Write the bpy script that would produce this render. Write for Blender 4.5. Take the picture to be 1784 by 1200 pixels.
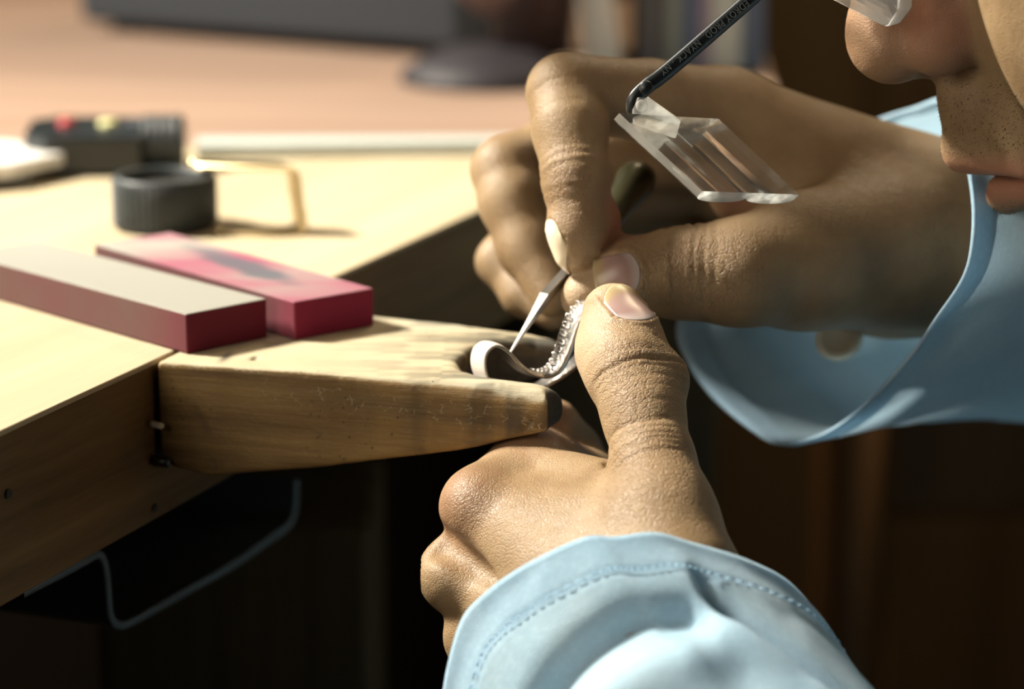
import bpy, bmesh, math, random
import numpy as np
from mathutils import Vector
random.seed(7); rng = np.random.default_rng(7)
for o in list(bpy.data.objects): bpy.data.objects.remove(o)
sc = bpy.context.scene
COL = sc.collection
PI = math.pi

# ------------------------------------------------------------------ space
# Everything is worked out in centimetres, z = 0 is the bench top; W() goes to metres in the room.
BENCH = 95.0
TH = math.radians(13.7); FPX = 4955.0; CAMH = 15.0
def W(p):
    p = np.asarray(p, float)
    return (p + np.array([0, 0, BENCH])) * 0.01
def at(px, py, d):
    X = (px - 892) / FPX; U = -(py - 600) / FPX
    return np.array([X * d, d * (math.cos(TH) + U * math.sin(TH)), CAMH + d * (-math.sin(TH) + U * math.cos(TH))])
def flat(px, py, z=0.0):
    r = at(px, py, 1.0) - np.array([0, 0, CAMH]); t = (z - CAMH) / r[2]
    return np.array([r[0] * t, r[1] * t, z])

# ------------------------------------------------------------------ camera, world, lights, exposure
cam = bpy.data.cameras.new('camera'); camo = bpy.data.objects.new('camera', cam); COL.objects.link(camo)
camo.location = W((0, 0, CAMH)); camo.rotation_euler = (PI / 2 - TH, 0, 0)
cam.sensor_width = 36; cam.lens = 36 * FPX / 1784; cam.clip_start = 0.01; cam.clip_end = 50
cam.dof.use_dof = True; cam.dof.focus_distance = 0.588; cam.dof.aperture_fstop = 9.5; cam.dof.aperture_blades = 0
sc.camera = camo
wd = bpy.data.worlds.new('world'); sc.world = wd; wd.use_nodes = True
wd.node_tree.nodes['Background'].inputs[0].default_value = (0.42, 0.43, 0.45, 1)
wd.node_tree.nodes['Background'].inputs[1].default_value = 0.008
def area(name, loc, target, size, power, col):
    l = bpy.data.lights.new(name, 'AREA'); l.shape = 'DISK'; l.size = size / 100; l.energy = power; l.color = col
    o = bpy.data.objects.new(name, l); COL.objects.link(o)
    o.location = W(loc); o.rotation_euler = (Vector(W(target)) - Vector(W(loc))).to_track_quat('-Z', 'Y').to_euler()
    return o
KEY = np.array([-.70, .19, .685])
kl = area('key_light', np.array([0, 66, 0]) + KEY * 150, (-6, 70, 0), 26, 10.6, (1, .93, .80)); kl.data.spread = math.radians(62)
area('fill_light', (-44, 16, 22), (2, 60, 1), 36, 1.65, (1, .86, .70))
area('back_light', (40, 170, 110), (30, 215, -20), 60, 16.0, (1, .78, .50))
sc.view_settings.view_transform = 'Standard'; sc.view_settings.look = 'None'
sc.view_settings.exposure = 0.0; sc.view_settings.gamma = 1.0; sc.view_settings.use_curve_mapping = False
sc.cycles.use_denoising = True
sc.cycles.max_bounces = 8; sc.cycles.transmission_bounces = 8; sc.cycles.caustics_refractive = False

# ------------------------------------------------------------------ materials
def mat(name, base=(.5, .5, .5), rough=.5, metal=0., spec=.5):
    m = bpy.data.materials.new(name); m.use_nodes = True
    b = m.node_tree.nodes['Principled BSDF']
    b.inputs['Base Color'].default_value = (*base, 1); b.inputs['Roughness'].default_value = rough
    b.inputs['Metallic'].default_value = metal; b.inputs['Specular IOR Level'].default_value = spec
    return m
class N:
    def __init__(s, m): s.t = m.node_tree; s.b = s.t.nodes['Principled BSDF']
    def n(s, typ, **k):
        n = s.t.nodes.new(typ)
        for a, v in k.items():
            if a.startswith('i_'): n.inputs[a[2:].replace('_', ' ')].default_value = v
            else: setattr(n, a, v)
        return n
    def l(s, a, b): s.t.links.new(a, b)
    def coords(s, scale=(1, 1, 1), rot=(0, 0, 0), attr=None):
        m = s.n('ShaderNodeMapping'); m.inputs['Scale'].default_value = scale; m.inputs['Rotation'].default_value = rot
        if attr: c = s.n('ShaderNodeAttribute', attribute_name=attr).outputs['Vector']
        else: c = s.n('ShaderNodeTexCoord').outputs['Object']
        s.l(c, m.inputs['Vector']); return m.outputs[0]
    def noise(s, vec, scale, detail=4, rough=.5, dist=0):
        n = s.n('ShaderNodeTexNoise'); n.inputs['Scale'].default_value = scale; n.inputs['Detail'].default_value = detail
        n.inputs['Roughness'].default_value = rough; n.inputs['Distortion'].default_value = dist
        s.l(vec, n.inputs['Vector']); return n.outputs['Fac']
    def voro(s, vec, scale, feature='DISTANCE_TO_EDGE'):
        n = s.n('ShaderNodeTexVoronoi', feature=feature); n.inputs['Scale'].default_value = scale
        s.l(vec, n.inputs['Vector']); return n.outputs[0]
    def ramp(s, fac, stops):
        r = s.n('ShaderNodeValToRGB'); e = r.color_ramp.elements
        while len(e) > 1: e.remove(e[-1])
        e[0].position = stops[0][0]; e[0].color = (*stops[0][1], 1)
        for p, c in stops[1:]: x = e.new(p); x.color = (*c, 1)
        s.l(fac, r.inputs[0]); return r.outputs[0]
    def vr(s, fac, a, b, lo=0., hi=1.):
        m = s.n('ShaderNodeMapRange'); m.interpolation_type = 'SMOOTHSTEP'
        for k, v in zip((1, 2, 3, 4), (a, b, lo, hi)): m.inputs[k].default_value = v
        s.l(fac, m.inputs[0]); return m.outputs[0]
    def math(s, op, a, b=None):
        m = s.n('ShaderNodeMath', operation=op)
        for i, v in enumerate((a, b)):
            if v is None: continue
            if isinstance(v, (int, float)): m.inputs[i].default_value = v
            else: s.l(v, m.inputs[i])
        return m.outputs[0]
    def mix(s, fac, a, b, bt='MIX'):
        m = s.n('ShaderNodeMix', data_type='RGBA', blend_type=bt)
        for i, v in ((0, fac), (6, a), (7, b)):
            if isinstance(v, (int, float)): m.inputs[i].default_value = v
            elif isinstance(v, tuple): m.inputs[i].default_value = (*v, 1)
            else: s.l(v, m.inputs[i])
        return m.outputs[2]
    def attr(s, name): return s.n('ShaderNodeAttribute', attribute_name=name).outputs['Fac']
    def bump(s, h, dist, strength=1., prev=None):
        b = s.n('ShaderNodeBump'); b.inputs['Strength'].default_value = strength; b.inputs['Distance'].default_value = dist
        s.l(h, b.inputs['Height'])
        if prev is not None: s.l(prev, b.inputs['Normal'])
        return b.outputs[0]
    def col(s, c): s.l(c, s.b.inputs['Base Color'])
    def nor(s, c): s.l(c, s.b.inputs['Normal'])

def skin_material():
    m = mat('skin', (.5, .3, .17), .5); k = N(m)
    v = k.coords()
    blot = k.noise(v, 60, 5, .6)
    base = k.ramp(blot, [(.3, (.215, .138, .070)), (.5, (.27, .18, .094)), (.7, (.33, .23, .124))])
    base = k.mix(k.attr('red'), base, (.50, .17, .13))
    base = k.mix(k.math('MULTIPLY', k.attr('pale'), .85), base, (.66, .50, .33))  # highlight on the lit fingertips, painted into the skin colour
    sp = k.voro(v, 900, 'F1')
    spots = k.math('MULTIPLY', k.vr(sp, .12, .3, 1, 0), k.vr(k.noise(v, 250, 2), .5, .62))
    base = k.mix(k.math('MULTIPLY', spots, k.attr('stub')), base, (.10, .06, .04))
    # creased net on the finger backs, finer pores elsewhere
    fc = k.coords((1, 1, 1), attr='fc')
    nz = k.n('ShaderNodeTexNoise'); nz.inputs['Scale'].default_value = 3.0; k.l(fc, nz.inputs['Vector'])
    add = k.n('ShaderNodeVectorMath', operation='MULTIPLY_ADD'); add.inputs[1].default_value = (.22, .22, .22)
    k.l(nz.outputs['Color'], add.inputs[0]); k.l(fc, add.inputs[2])
    v1 = k.vr(k.voro(add.outputs[0], 4.6), 0, .12)
    v2 = k.vr(k.voro(add.outputs[0], 10.5), 0, .15)
    net = k.math('ADD', k.math('MULTIPLY', v1, .6), k.math('MULTIPLY', v2, .4))
    wr = k.attr('wr')
    netw = k.math('MULTIPLY', net, wr)
    base2 = k.mix(k.math('MULTIPLY', k.math('SUBTRACT', 1., v1), k.math('MULTIPLY', wr, .30)), base, (.24, .12, .055))
    k.col(base2)
    fine = k.noise(k.coords((1, 1, 2.2)), 1300, 3, .6)
    pores = k.vr(k.voro(v, 1500), 0, .2)
    b = k.bump(netw, .00017, 1.0)
    b = k.bump(k.math('ADD', fine, k.math('MULTIPLY', pores, .5)), .00009, .9, b)
    b = k.bump(k.noise(v, 260, 4), .0004, .5, b)
    k.nor(b)
    k.b.inputs['Subsurface Weight'].default_value = .16
    k.b.inputs['Subsurface Radius'].default_value = (.004, .0016, .0008)
    k.b.inputs['Subsurface Scale'].default_value = .8
    k.l(k.vr(blot, .3, .7, .42, .55), k.b.inputs['Roughness'])
    k.b.inputs['Specular IOR Level'].default_value = .42
    return m
def cloth_material(name, c1, c2, fray=False):
    m = mat(name, c1, .9, spec=.15); k = N(m)
    uv = k.coords(attr='cl')
    w1 = k.n('ShaderNodeTexWave', wave_type='BANDS', bands_direction='X'); w1.inputs['Scale'].default_value = 7.; w1.inputs['Distortion'].default_value = .6; w1.inputs['Detail'].default_value=1
    w2 = k.n('ShaderNodeTexWave', wave_type='BANDS', bands_direction='Y'); w2.inputs['Scale'].default_value = 7.; w2.inputs['Distortion'].default_value = .6; w2.inputs['Detail'].default_value=1
    k.l(uv, w1.inputs[0]); k.l(uv, w2.inputs[0])
    wv = k.math('ADD', w1.outputs['Fac'], w2.outputs['Fac'])
    nz = k.noise(k.coords(), 35, 5)
    fl = k.noise(k.coords(), 900, 2)
    c = k.mix(k.vr(nz, .3, .7), c1, c2)
    c = k.mix(k.math('MULTIPLY', k.vr(fl, .4, .8), .35), c, tuple(min(1, x * 1.25) for x in c2))
    k.col(c)
    b = k.bump(wv, .00008, .8)
    b = k.bump(k.noise(k.coords(), 160, 4), .0006, .4, b)
    k.nor(b)
    tl = k.n('ShaderNodeBsdfTranslucent'); k.l(c, tl.inputs[0]); mx = k.n('ShaderNodeMixShader'); mx.inputs[0].default_value = .35
    k.l(k.b.outputs[0], mx.inputs[1]); k.l(tl.outputs[0], mx.inputs[2]); k.l(mx.outputs[0], m.node_tree.nodes['Material Output'].inputs[0])
    k.b.inputs['Sheen Weight'].default_value = .25; k.b.inputs['Sheen Roughness'].default_value = .5
    return m
def wood_material(name, dark, light, grain_axis=0, scale=1., bumpd=.0002, rough=.6, worn=None, rot=0):
    """dark/light: ring colours; worn: the pale scrubbed colour driven by the 'wear' attribute"""
    m = mat(name, light, rough, spec=.3); k = N(m)
    s = [24, 24, 24]; s[grain_axis] = 1.3
    rt = k.n('ShaderNodeMapping'); rt.inputs['Rotation'].default_value = (0, 0, rot)
    k.l(k.n('ShaderNodeTexCoord').outputs['Object'], rt.inputs[0])
    mp = k.n('ShaderNodeMapping'); mp.inputs['Scale'].default_value = tuple(s); k.l(rt.outputs[0], mp.inputs[0]); v = mp.outputs[0]
    a = k.noise(v, 3.2 * scale, 6, .6, .8)
    f = k.noise(v, 22 * scale, 5, .7)
    fib = k.math('ADD', k.math('MULTIPLY', a, .65), k.math('MULTIPLY', f, .35))
    c = k.ramp(fib, [(.32, dark), (.5, tuple((x + y) / 2 for x, y in zip(dark, light))), (.66, light)])
    if worn:
        pn = k.noise(rt.outputs[0], 40, 5, .6)
        c = k.mix(k.math('MULTIPLY', k.attr('wear'), k.vr(pn, .2, .6, .75, 1.)), c, k.mix(k.math('MULTIPLY', fib, .5), worn, tuple(x * .72 for x in worn)))
        gr = k.vr(k.noise(rt.outputs[0], 22, 4), .52, .66)
        c = k.mix(k.math('MULTIPLY', k.math('MULTIPLY', gr, k.attr('wear')), .3), c, (.42, .42, .36))
        sc1 = k.n('ShaderNodeMapping'); sc1.inputs['Scale'].default_value = (1, 1, 2.2); sc1.inputs['Rotation'].default_value = (.3, .9, .5); k.l(rt.outputs[0], sc1.inputs[0])
        e1_ = k.math('MULTIPLY', k.vr(k.voro(sc1.outputs[0], 420), .0, .05, 1, 0), k.vr(k.noise(rt.outputs[0], 480, 2), .52, .60))
        c = k.mix(k.math('MULTIPLY', k.attr('scr'), .55), c, (.13, .09, .045))
        c = k.mix(k.math('MULTIPLY', e1_, k.vr(k.attr('scr'), .2, .9, 0., .6)), c, (.72, .62, .40))
        c = k.mix(k.attr('soot_shade'), c, (.022, .026, .028))
        dots = k.math('MULTIPLY', k.vr(k.voro(rt.outputs[0], 520, 'F1'), .10, .2, 1, 0), k.vr(k.noise(rt.outputs[0], 60, 2), .5, .6))
        c = k.mix(k.math('MULTIPLY', dots, .8), c, (.07, .05, .03))
    k.col(c)
    b = k.bump(f, bumpd, .7); b = k.bump(k.noise(rt.outputs[0], 900, 4, .7), bumpd * .6, .5, b)
    k.nor(b)
    return m
M = {}
M['skin'] = skin_material()
M['shirt'] = cloth_material('shirt_cloth', (.42, .63, .79), (.52, .71, .84))
M['pin'] = wood_material('pin_wood', (.085, .042, .012), (.37, .235, .082), 0, 1., .0004, .62, (.52, .45, .30), rot=math.radians(16))
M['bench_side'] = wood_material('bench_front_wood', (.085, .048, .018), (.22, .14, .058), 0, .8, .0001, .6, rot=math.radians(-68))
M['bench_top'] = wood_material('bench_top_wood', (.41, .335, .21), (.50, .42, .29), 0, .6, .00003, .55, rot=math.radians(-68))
M['pink_wood'] = wood_material('rosy_desk_wood', (.27, .175, .125), (.37, .255, .19), 0, .35, .0001, .6, rot=.1)
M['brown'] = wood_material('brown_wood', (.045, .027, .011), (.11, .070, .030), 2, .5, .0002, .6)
M['nail'] = mat('nail', (.72, .52, .42), .28, spec=.5)
k = N(M['nail']); k.b.inputs['Subsurface Weight'].default_value = .2; k.b.inputs['Subsurface Radius'].default_value = (.003, .0015, .001); k.b.inputs['Subsurface Scale'].default_value = .5
tt = k.attr('tt')
nc = k.ramp(tt, [(0, (.46, .41, .39)), (.12, (.42, .33, .31)), (.26, (.33, .215, .20)), (.70, (.37, .25, .215)), (.84, (.42, .31, .17)), (1, (.48, .39, .23))])
k.col(nc); k.nor(k.bump(k.noise(k.coords((30, 30, 1), attr='cl'), 1.2, 2), .00003, .5))
M['nail_white'] = mat('long_nail', (.90, .78, .58), .35)
M['steel'] = mat('steel', (.40, .385, .36), .34, 1.)
k = N(M['steel']); k.nor(k.bump(k.noise(k.coords((1, 1, .15)), 1500, 3), .00003, .5))
M['silver'] = mat('silver', (.58, .55, .51), .3, 1.)
k = N(M['silver']); k.nor(k.bump(k.voro(k.coords(), 700), .0002, .5))
M['scratch_white'] = mat('frosted_silver', (.70, .64, .58), .55, .45)
M['dark_steel'] = mat('dark_steel', (.10, .11, .115), .35, .8)
M['brass'] = mat('brass', (.66, .53, .30), .3, 1.)
M['black'] = mat('black_plastic', (.012, .016, .018), .35)
M['black_rough'] = mat('black_rubber', (.016, .022, .024), .55)
M['grey'] = mat('dark_grey_plastic', (.058, .066, .078), .75, spec=.2)
M['tray'] = mat('tray_metal', (.075, .095, .105), .45, .3)
M['tray_edge'] = mat('tray_edge', (.16, .20, .22), .5, .3)
M['red'] = mat('red_button', (.45, .03, .04), .4)
M['yellow'] = mat('yellow_button', (.62, .60, .28), .4)
M['acrylic'] = mat('clear_acrylic', (.97, .98, .97), .03)
k = N(M['acrylic'])     # clear sheet: clear body with a Fresnel gloss
tr = k.n('ShaderNodeBsdfTransparent'); tr.inputs[0].default_value = (.90, .91, .90, 1)
gl_ = k.n('ShaderNodeBsdfGlossy'); gl_.inputs['Roughness'].default_value = .06
df = k.n('ShaderNodeBsdfDiffuse'); df.inputs[0].default_value = (.8, .78, .74, 1)
fr_ = k.n('ShaderNodeFresnel'); fr_.inputs[0].default_value = 1.49
m1 = k.n('ShaderNodeMixShader'); m2 = k.n('ShaderNodeMixShader'); m2.inputs[0].default_value = .07
k.l(fr_.outputs[0], m1.inputs[0]); k.l(tr.outputs[0], m1.inputs[1]); k.l(gl_.outputs[0], m1.inputs[2])
k.l(m1.outputs[0], m2.inputs[1]); k.l(df.outputs[0], m2.inputs[2])
k.l(m2.outputs[0], M['acrylic'].node_tree.nodes['Material Output'].inputs[0])
M['frost'] = mat('frosted_acrylic_edge', (.93, .93, .90), .25)
k = N(M['frost']); k.nor(k.bump(k.noise(k.coords(), 500, 3), .0006, .8)); k.b.inputs['Specular IOR Level'].default_value = .8
tl = k.n('ShaderNodeBsdfTranslucent'); tl.inputs[0].default_value = (.92, .92, .88, 1); mx = k.n('ShaderNodeMixShader')
tr = k.n('ShaderNodeBsdfTransparent'); m3 = k.n('ShaderNodeMixShader'); m3.inputs[0].default_value = .25
k.l(k.vr(k.noise(k.coords(), 420, 3), .35, .65, .25, .75), mx.inputs[0]); k.l(k.b.outputs[0], mx.inputs[1]); k.l(tl.outputs[0], mx.inputs[2])
k.l(mx.outputs[0], m3.inputs[1]); k.l(tr.outputs[0], m3.inputs[2]); k.l(m3.outputs[0], M['frost'].node_tree.nodes['Material Output'].inputs[0])
M['hair'] = mat('hair', (.012, .010, .009), .6)
k = N(M['hair']); k.nor(k.bump(k.noise(k.coords((1, 1, .12)), 900, 4), .002, 1.))
M['white'] = mat('eye_white', (.8, .78, .74), .2)
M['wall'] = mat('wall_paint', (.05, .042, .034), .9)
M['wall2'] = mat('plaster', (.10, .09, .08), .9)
M['floor'] = wood_material('floor_wood', (.03, .018, .01), (.07, .04, .02), 1, .3, .0003, .7)
M['denim'] = mat('trouser_cloth', (.02, .025, .035), .95)
M['button'] = mat('button', (.80, .76, .62), .35)
def stone_material(name, side, top, smudge, grey):
    m = mat(name, side, .7, spec=.25); k = N(m); v = k.coords()
    n1 = k.noise(v, 55, 5, .6)
    s = k.mix(k.math('MULTIPLY', k.attr('dust'), k.vr(n1, .2, .8, .62, .9)), side, (.105, .068, .058))
    tp = k.attr('topm')
    st = k.coords((.45, 1.6, 1), (0, 0, math.radians(-48)))
    n2 = k.noise(st, 26, 3, .45)
    t = k.mix(k.vr(n2, *grey), top, (.29, .285, .25))
    t = k.mix(k.math('MULTIPLY', k.vr(k.math('ADD', k.attr('smudge'), k.math('MULTIPLY', k.math('SUBTRACT', k.noise(st, 120, 4), .5), .7)), .35, .8), smudge), t, (.075, .09, .11))
    c = k.mix(tp, s, t); k.col(c)
    k.nor(k.bump(k.noise(v, 2600, 3), .00008, .5))
    return m
M['stone_grey'] = stone_material('greyed_rubber_stone', (.135, .008, .026), (.27, .255, .235), 0., (.15, .45))
M['stone_red'] = stone_material('crimson_rubber_stone', (.19, .009, .040), (.29, .08, .125), .85, (.36, .70))

# ------------------------------------------------------------------ mesh helpers
def ghost(name, loc, label, cat, group=None):
    o = bpy.data.objects.new(name, None); COL.objects.link(o); o.location = W(loc); o.empty_display_size = .01
    o['label'] = label; o['category'] = cat
    if group: o['group'] = group
    return o
def tag(o, label=None, cat=None, group=None, kind=None):
    for a, v in (('label', label), ('category', cat), ('group', group), ('kind', kind)):
        if v: o[a] = v
    return o
def build(name, V, F, m, parent=None, smooth=True, attrs=None):
    """V in cm; one mesh object, origin at its parent's (or its own base centre)"""
    V = W(np.asarray(V, float).reshape(-1, 3))
    org = np.zeros(3)
    if parent is None:
        org = np.array([(V[:, 0].min() + V[:, 0].max()) / 2, (V[:, 1].min() + V[:, 1].max()) / 2, V[:, 2].min()])
    else:
        q = parent
        while q is not None: org = org + np.array(q.location); q = q.parent
    me = bpy.data.meshes.new(name)
    if isinstance(F, np.ndarray):
        me.vertices.add(len(V)); me.vertices.foreach_set('co', (V - org).astype(np.float32).ravel())
        n = F.shape[1]; me.loops.add(F.size); me.loops.foreach_set('vertex_index', F.astype(np.int32).ravel())
        me.polygons.add(len(F)); me.polygons.foreach_set('loop_start', (np.arange(len(F)) * n).astype(np.int32))
        me.update(calc_edges=True); me.validate()
    else:
        me.from_pydata((V - org).tolist(), [], F)
    me.polygons.foreach_set('use_smooth', [smooth] * len(me.polygons))
    for k_, a in (attrs or {}).items():
        a = np.asarray(a, np.float32)
        if a.ndim == 1: at_ = me.attributes.new(k_, 'FLOAT', 'POINT'); at_.data.foreach_set('value', a)
        else: at_ = me.attributes.new(k_, 'FLOAT_VECTOR', 'POINT'); at_.data.foreach_set('vector', a.ravel())
    if isinstance(m, (list, tuple)):
        for x in m: me.materials.append(x)
    else: me.materials.append(m)
    me.update()
    o = bpy.data.objects.new(name, me); COL.objects.link(o); o.parent = parent
    if parent is None: o.location = org
    return o
def fix(V, F):
    bm = bmesh.new(); vs = [bm.verts.new(v) for v in V]
    for f in F:
        try: bm.faces.new([vs[i] for i in f])
        except ValueError: pass
    bmesh.ops.recalc_face_normals(bm, faces=bm.faces)
    return bm
def unbm(bm):
    bm.verts.ensure_lookup_table(); bm.verts.index_update()
    V = np.array([v.co[:] for v in bm.verts]); F = [[v.index for v in f.verts] for f in bm.faces]; bm.free(); return V, F
def prism(poly, z0, z1, bev=0., seg=2):
    n = len(poly); V = [(x, y, z0) for x, y in poly] + [(x, y, z1) for x, y in poly]
    F = [list(range(n)), list(range(n, 2 * n))] + [[i, (i + 1) % n, n + (i + 1) % n, n + i] for i in range(n)]
    bm = fix(V, F)
    if bev: bmesh.ops.bevel(bm, geom=list(bm.edges), offset=bev, segments=seg, affect='EDGES', profile=.5)
    return unbm(bm)
def frame(c, ex, ey, ez): return lambda P: np.asarray(c) + np.asarray(P)[:, :1] * ex + np.asarray(P)[:, 1:2] * ey + np.asarray(P)[:, 2:3] * ez
def boxv(x0, x1, y0, y1, z0, z1, bev=0., seg=2): return prism([(x0, y0), (x1, y0), (x1, y1), (x0, y1)], z0, z1, bev, seg)
def join(parts):
    Vs, Fs, n = [], [], 0
    for V, F in parts:
        Vs.append(np.asarray(V)); Fs += [[i + n for i in f] for f in F]; n += len(V)
    return np.vstack(Vs), Fs
def unit(v): v = np.asarray(v, float); return v / np.linalg.norm(v)
def crom(P, n, closed=False):
    P = np.asarray(P, float); out = []; m = len(P); segs = m if closed else m - 1
    for i in range(segs):
        if closed: a, b, c, d = P[(i - 1) % m], P[i], P[(i + 1) % m], P[(i + 2) % m]
        else: a, b, c, d = P[max(i - 1, 0)], P[i], P[i + 1], P[min(i + 2, m - 1)]
        for t in np.arange(n) / n:
            out.append(.5 * ((2 * b) + (-a + c) * t + (2 * a - 5 * b + 4 * c - d) * t * t + (-a + 3 * b - 3 * c + d) * t ** 3))
    if not closed: out.append(P[-1])
    return np.array(out)
def tube(P, R, seg=12, flatn=1., up=(0, 0, 1), cap=True):
    P = np.asarray(P, float); R = np.ones(len(P)) * R
    T = np.gradient(P, axis=0); V = []
    u = np.asarray(up, float)
    for p, t, r in zip(P, T, R):
        t = unit(t); a = unit(np.cross(t, u if abs(t @ unit(u)) < .995 else np.array([1., .2, 0]))); b = np.cross(a, t)
        for k_ in range(seg):
            w = 2 * PI * k_ / seg; V.append(p + a * math.cos(w) * r + b * math.sin(w) * r * flatn)
    F = [[i * seg + k_, i * seg + (k_ + 1) % seg, (i + 1) * seg + (k_ + 1) % seg, (i + 1) * seg + k_] for i in range(len(P) - 1) for k_ in range(seg)]
    if cap: F += [list(range(seg))[::-1], [(len(P) - 1) * seg + k_ for k_ in range(seg)]]
    return np.array(V), F
def lathe(prof, seg=48, c=(0, 0, 0), ax=(0, 0, 1)):
    ax = unit(ax); a = unit(np.cross(ax, (0.3, 1, .2))); b = np.cross(ax, a); V = []
    for r, h in prof:
        for k_ in range(seg):
            w = 2 * PI * k_ / seg; V.append(np.asarray(c) + ax * h + (a * math.cos(w) + b * math.sin(w)) * r)
    F = [[i * seg + k_, i * seg + (k_ + 1) % seg, (i + 1) * seg + (k_ + 1) % seg, (i + 1) * seg + k_] for i in range(len(prof) - 1) for k_ in range(seg)]
    return np.array(V), F

# ------------------------------------------------------------------ distance fields (numpy) and their skin
def rc(p, a, b, ra, rb):
    a = np.asarray(a, float); b = np.asarray(b, float); ba = b - a; l2 = ba @ ba; rr = ra - rb; a2 = max(l2 - rr * rr, 1e-6); il2 = 1 / l2
    pa = p - a; y = pa @ ba; z = y - l2; q = pa * l2 - y[:, None] * ba; x2 = (q * q).sum(1); y2 = y * y * l2; z2 = z * z * l2
    kk = np.sign(rr) * rr * rr * x2
    return np.where(np.sign(z) * a2 * z2 > kk, np.sqrt(x2 + z2) * il2 - rb,
           np.where(np.sign(y) * a2 * y2 < kk, np.sqrt(x2 + y2) * il2 - ra, (np.sqrt(x2 * a2 * il2) + y * rr) * il2 - ra))
def smin(a, b, k_):
    h = np.maximum(k_ - np.abs(a - b), 0) / k_; return np.minimum(a, b) - h * h * k_ * .25
def smax(a, b, k_): return -smin(-a, -b, k_)
def ell(p, c, r):
    q = (p - np.asarray(c)); r = np.asarray(r, float)
    k0 = np.linalg.norm(q / r, axis=1); k1 = np.linalg.norm(q / (r * r), axis=1) + 1e-9; return k0 * (k0 - 1) / k1
def sph(p, c, r): return np.linalg.norm(p - np.asarray(c), axis=1) - r
def chain(p, J, k_=.25):
    d = None
    for (a, ra), (b, rb) in zip(J, J[1:]):
        e = rc(p, a, b, ra, rb); d = e if d is None else smin(d, e, k_)
    return d
def nets(fn, lo, hi, h, B=4):
    lo = np.asarray(lo, float); hi = np.asarray(hi, float)
    nb = np.ceil((hi - lo) / (h * B)).astype(int) + 1; n = nb * B
    bi = np.stack(np.meshgrid(*[np.arange(x) for x in nb], indexing='ij'), -1).reshape(-1, 3)
    cen = lo + (bi * B + (B - 1) / 2) * h
    d0 = np.concatenate([fn(c) for c in np.array_split(cen, max(1, len(cen) // 60000))])
    act = np.abs(d0) < h * B * 1.35
    g = np.repeat(np.repeat(np.repeat(d0.reshape(nb).astype(np.float32), B, 0), B, 1), B, 2)
    ba = bi[act]; off = np.stack(np.meshgrid(*[np.arange(B)] * 3, indexing='ij'), -1).reshape(-1, 3)
    idx = (ba[:, None] * B + off).reshape(-1, 3)
    pts = lo + idx * h
    dv = np.concatenate([fn(c) for c in np.array_split(pts, max(1, len(pts) // 120000))])
    g[idx[:, 0], idx[:, 1], idx[:, 2]] = dv
    s = g < 0
    c8 = [(i, j, k_) for i in (0, 1) for j in (0, 1) for k_ in (0, 1)]
    sl = lambda o, A: A[o[0]:n[0] - 1 + o[0], o[1]:n[1] - 1 + o[1], o[2]:n[2] - 1 + o[2]]
    cnt = sum(sl(o, s).astype(np.int8) for o in c8)
    cell = np.argwhere((cnt > 0) & (cnt < 8))
    vid = -np.ones(tuple(n - 1), np.int32); vid[cell[:, 0], cell[:, 1], cell[:, 2]] = np.arange(len(cell))
    gv = {o: g[cell[:, 0] + o[0], cell[:, 1] + o[1], cell[:, 2] + o[2]] for o in c8}
    acc = np.zeros((len(cell), 3)); w = np.zeros(len(cell))
    for a in c8:
        for ax in range(3):
            if a[ax]: continue
            b = list(a); b[ax] = 1; b = tuple(b); A = gv[a]; Bv = gv[b]; cr = (A < 0) != (Bv < 0)
            t = np.where(cr, A / np.where(cr, A - Bv, 1), 0); pt = np.tile(np.array(a, float), (len(cell), 1)); pt[:, ax] += t
            acc += pt * cr[:, None]; w += cr
    V = lo + (cell + acc / w[:, None]) * h
    Fs = []
    for ax in range(3):
        o1, o2 = [(1, 2), (2, 0), (0, 1)][ax]
        A = [slice(1, None)] * 3; A[ax] = slice(0, -1); Bs = list(A); Bs[ax] = slice(1, None)
        sa = s[tuple(A)]; sb = s[tuple(Bs)]; e = np.argwhere(sa != sb)
        if not len(e): continue
        f0 = sa[e[:, 0], e[:, 1], e[:, 2]]
        e = e + 1; e[:, ax] -= 1
        ok = (e < (n - 1)).all(1); e = e[ok]; f0 = f0[ok]
        def q(d1, d2):
            x = e.copy(); x[:, o1] -= d1; x[:, o2] -= d2; return vid[x[:, 0], x[:, 1], x[:, 2]]
        Q = np.stack([q(1, 1), q(0, 1), q(0, 0), q(1, 0)], 1)
        Q[~f0] = Q[~f0][:, ::-1]; Fs.append(Q)
    F = np.vstack(Fs); F = F[(F >= 0).all(1)]
    return V, F
def grad(fn, V, e=.02):
    G = np.stack([fn(V + np.eye(3)[i] * e) - fn(V - np.eye(3)[i] * e) for i in range(3)], 1)
    return G / (np.linalg.norm(G, axis=1)[:, None] + 1e-9)
def vnoise(P, s, seed=0):
    """cheap smooth value noise"""
    P = np.asarray(P) * s + seed * 17.3; i = np.floor(P).astype(np.int64); f = P - i; f = f * f * (3 - 2 * f)
    def hsh(a): return ((a[:, 0] * 73856093 ^ a[:, 1] * 19349663 ^ a[:, 2] * 83492791) & 0xffff) / 65535. - .5
    r = 0
    for o in [(a, b, c) for a in (0, 1) for b in (0, 1) for c in (0, 1)]:
        w = np.prod(np.where(np.array(o) == 1, f, 1 - f), axis=1); r = r + w * hsh(i + np.array(o))
    return r
def sstep(x, a, b): t = np.clip((x - a) / (b - a), 0, 1); return t * t * (3 - 2 * t)

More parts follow.
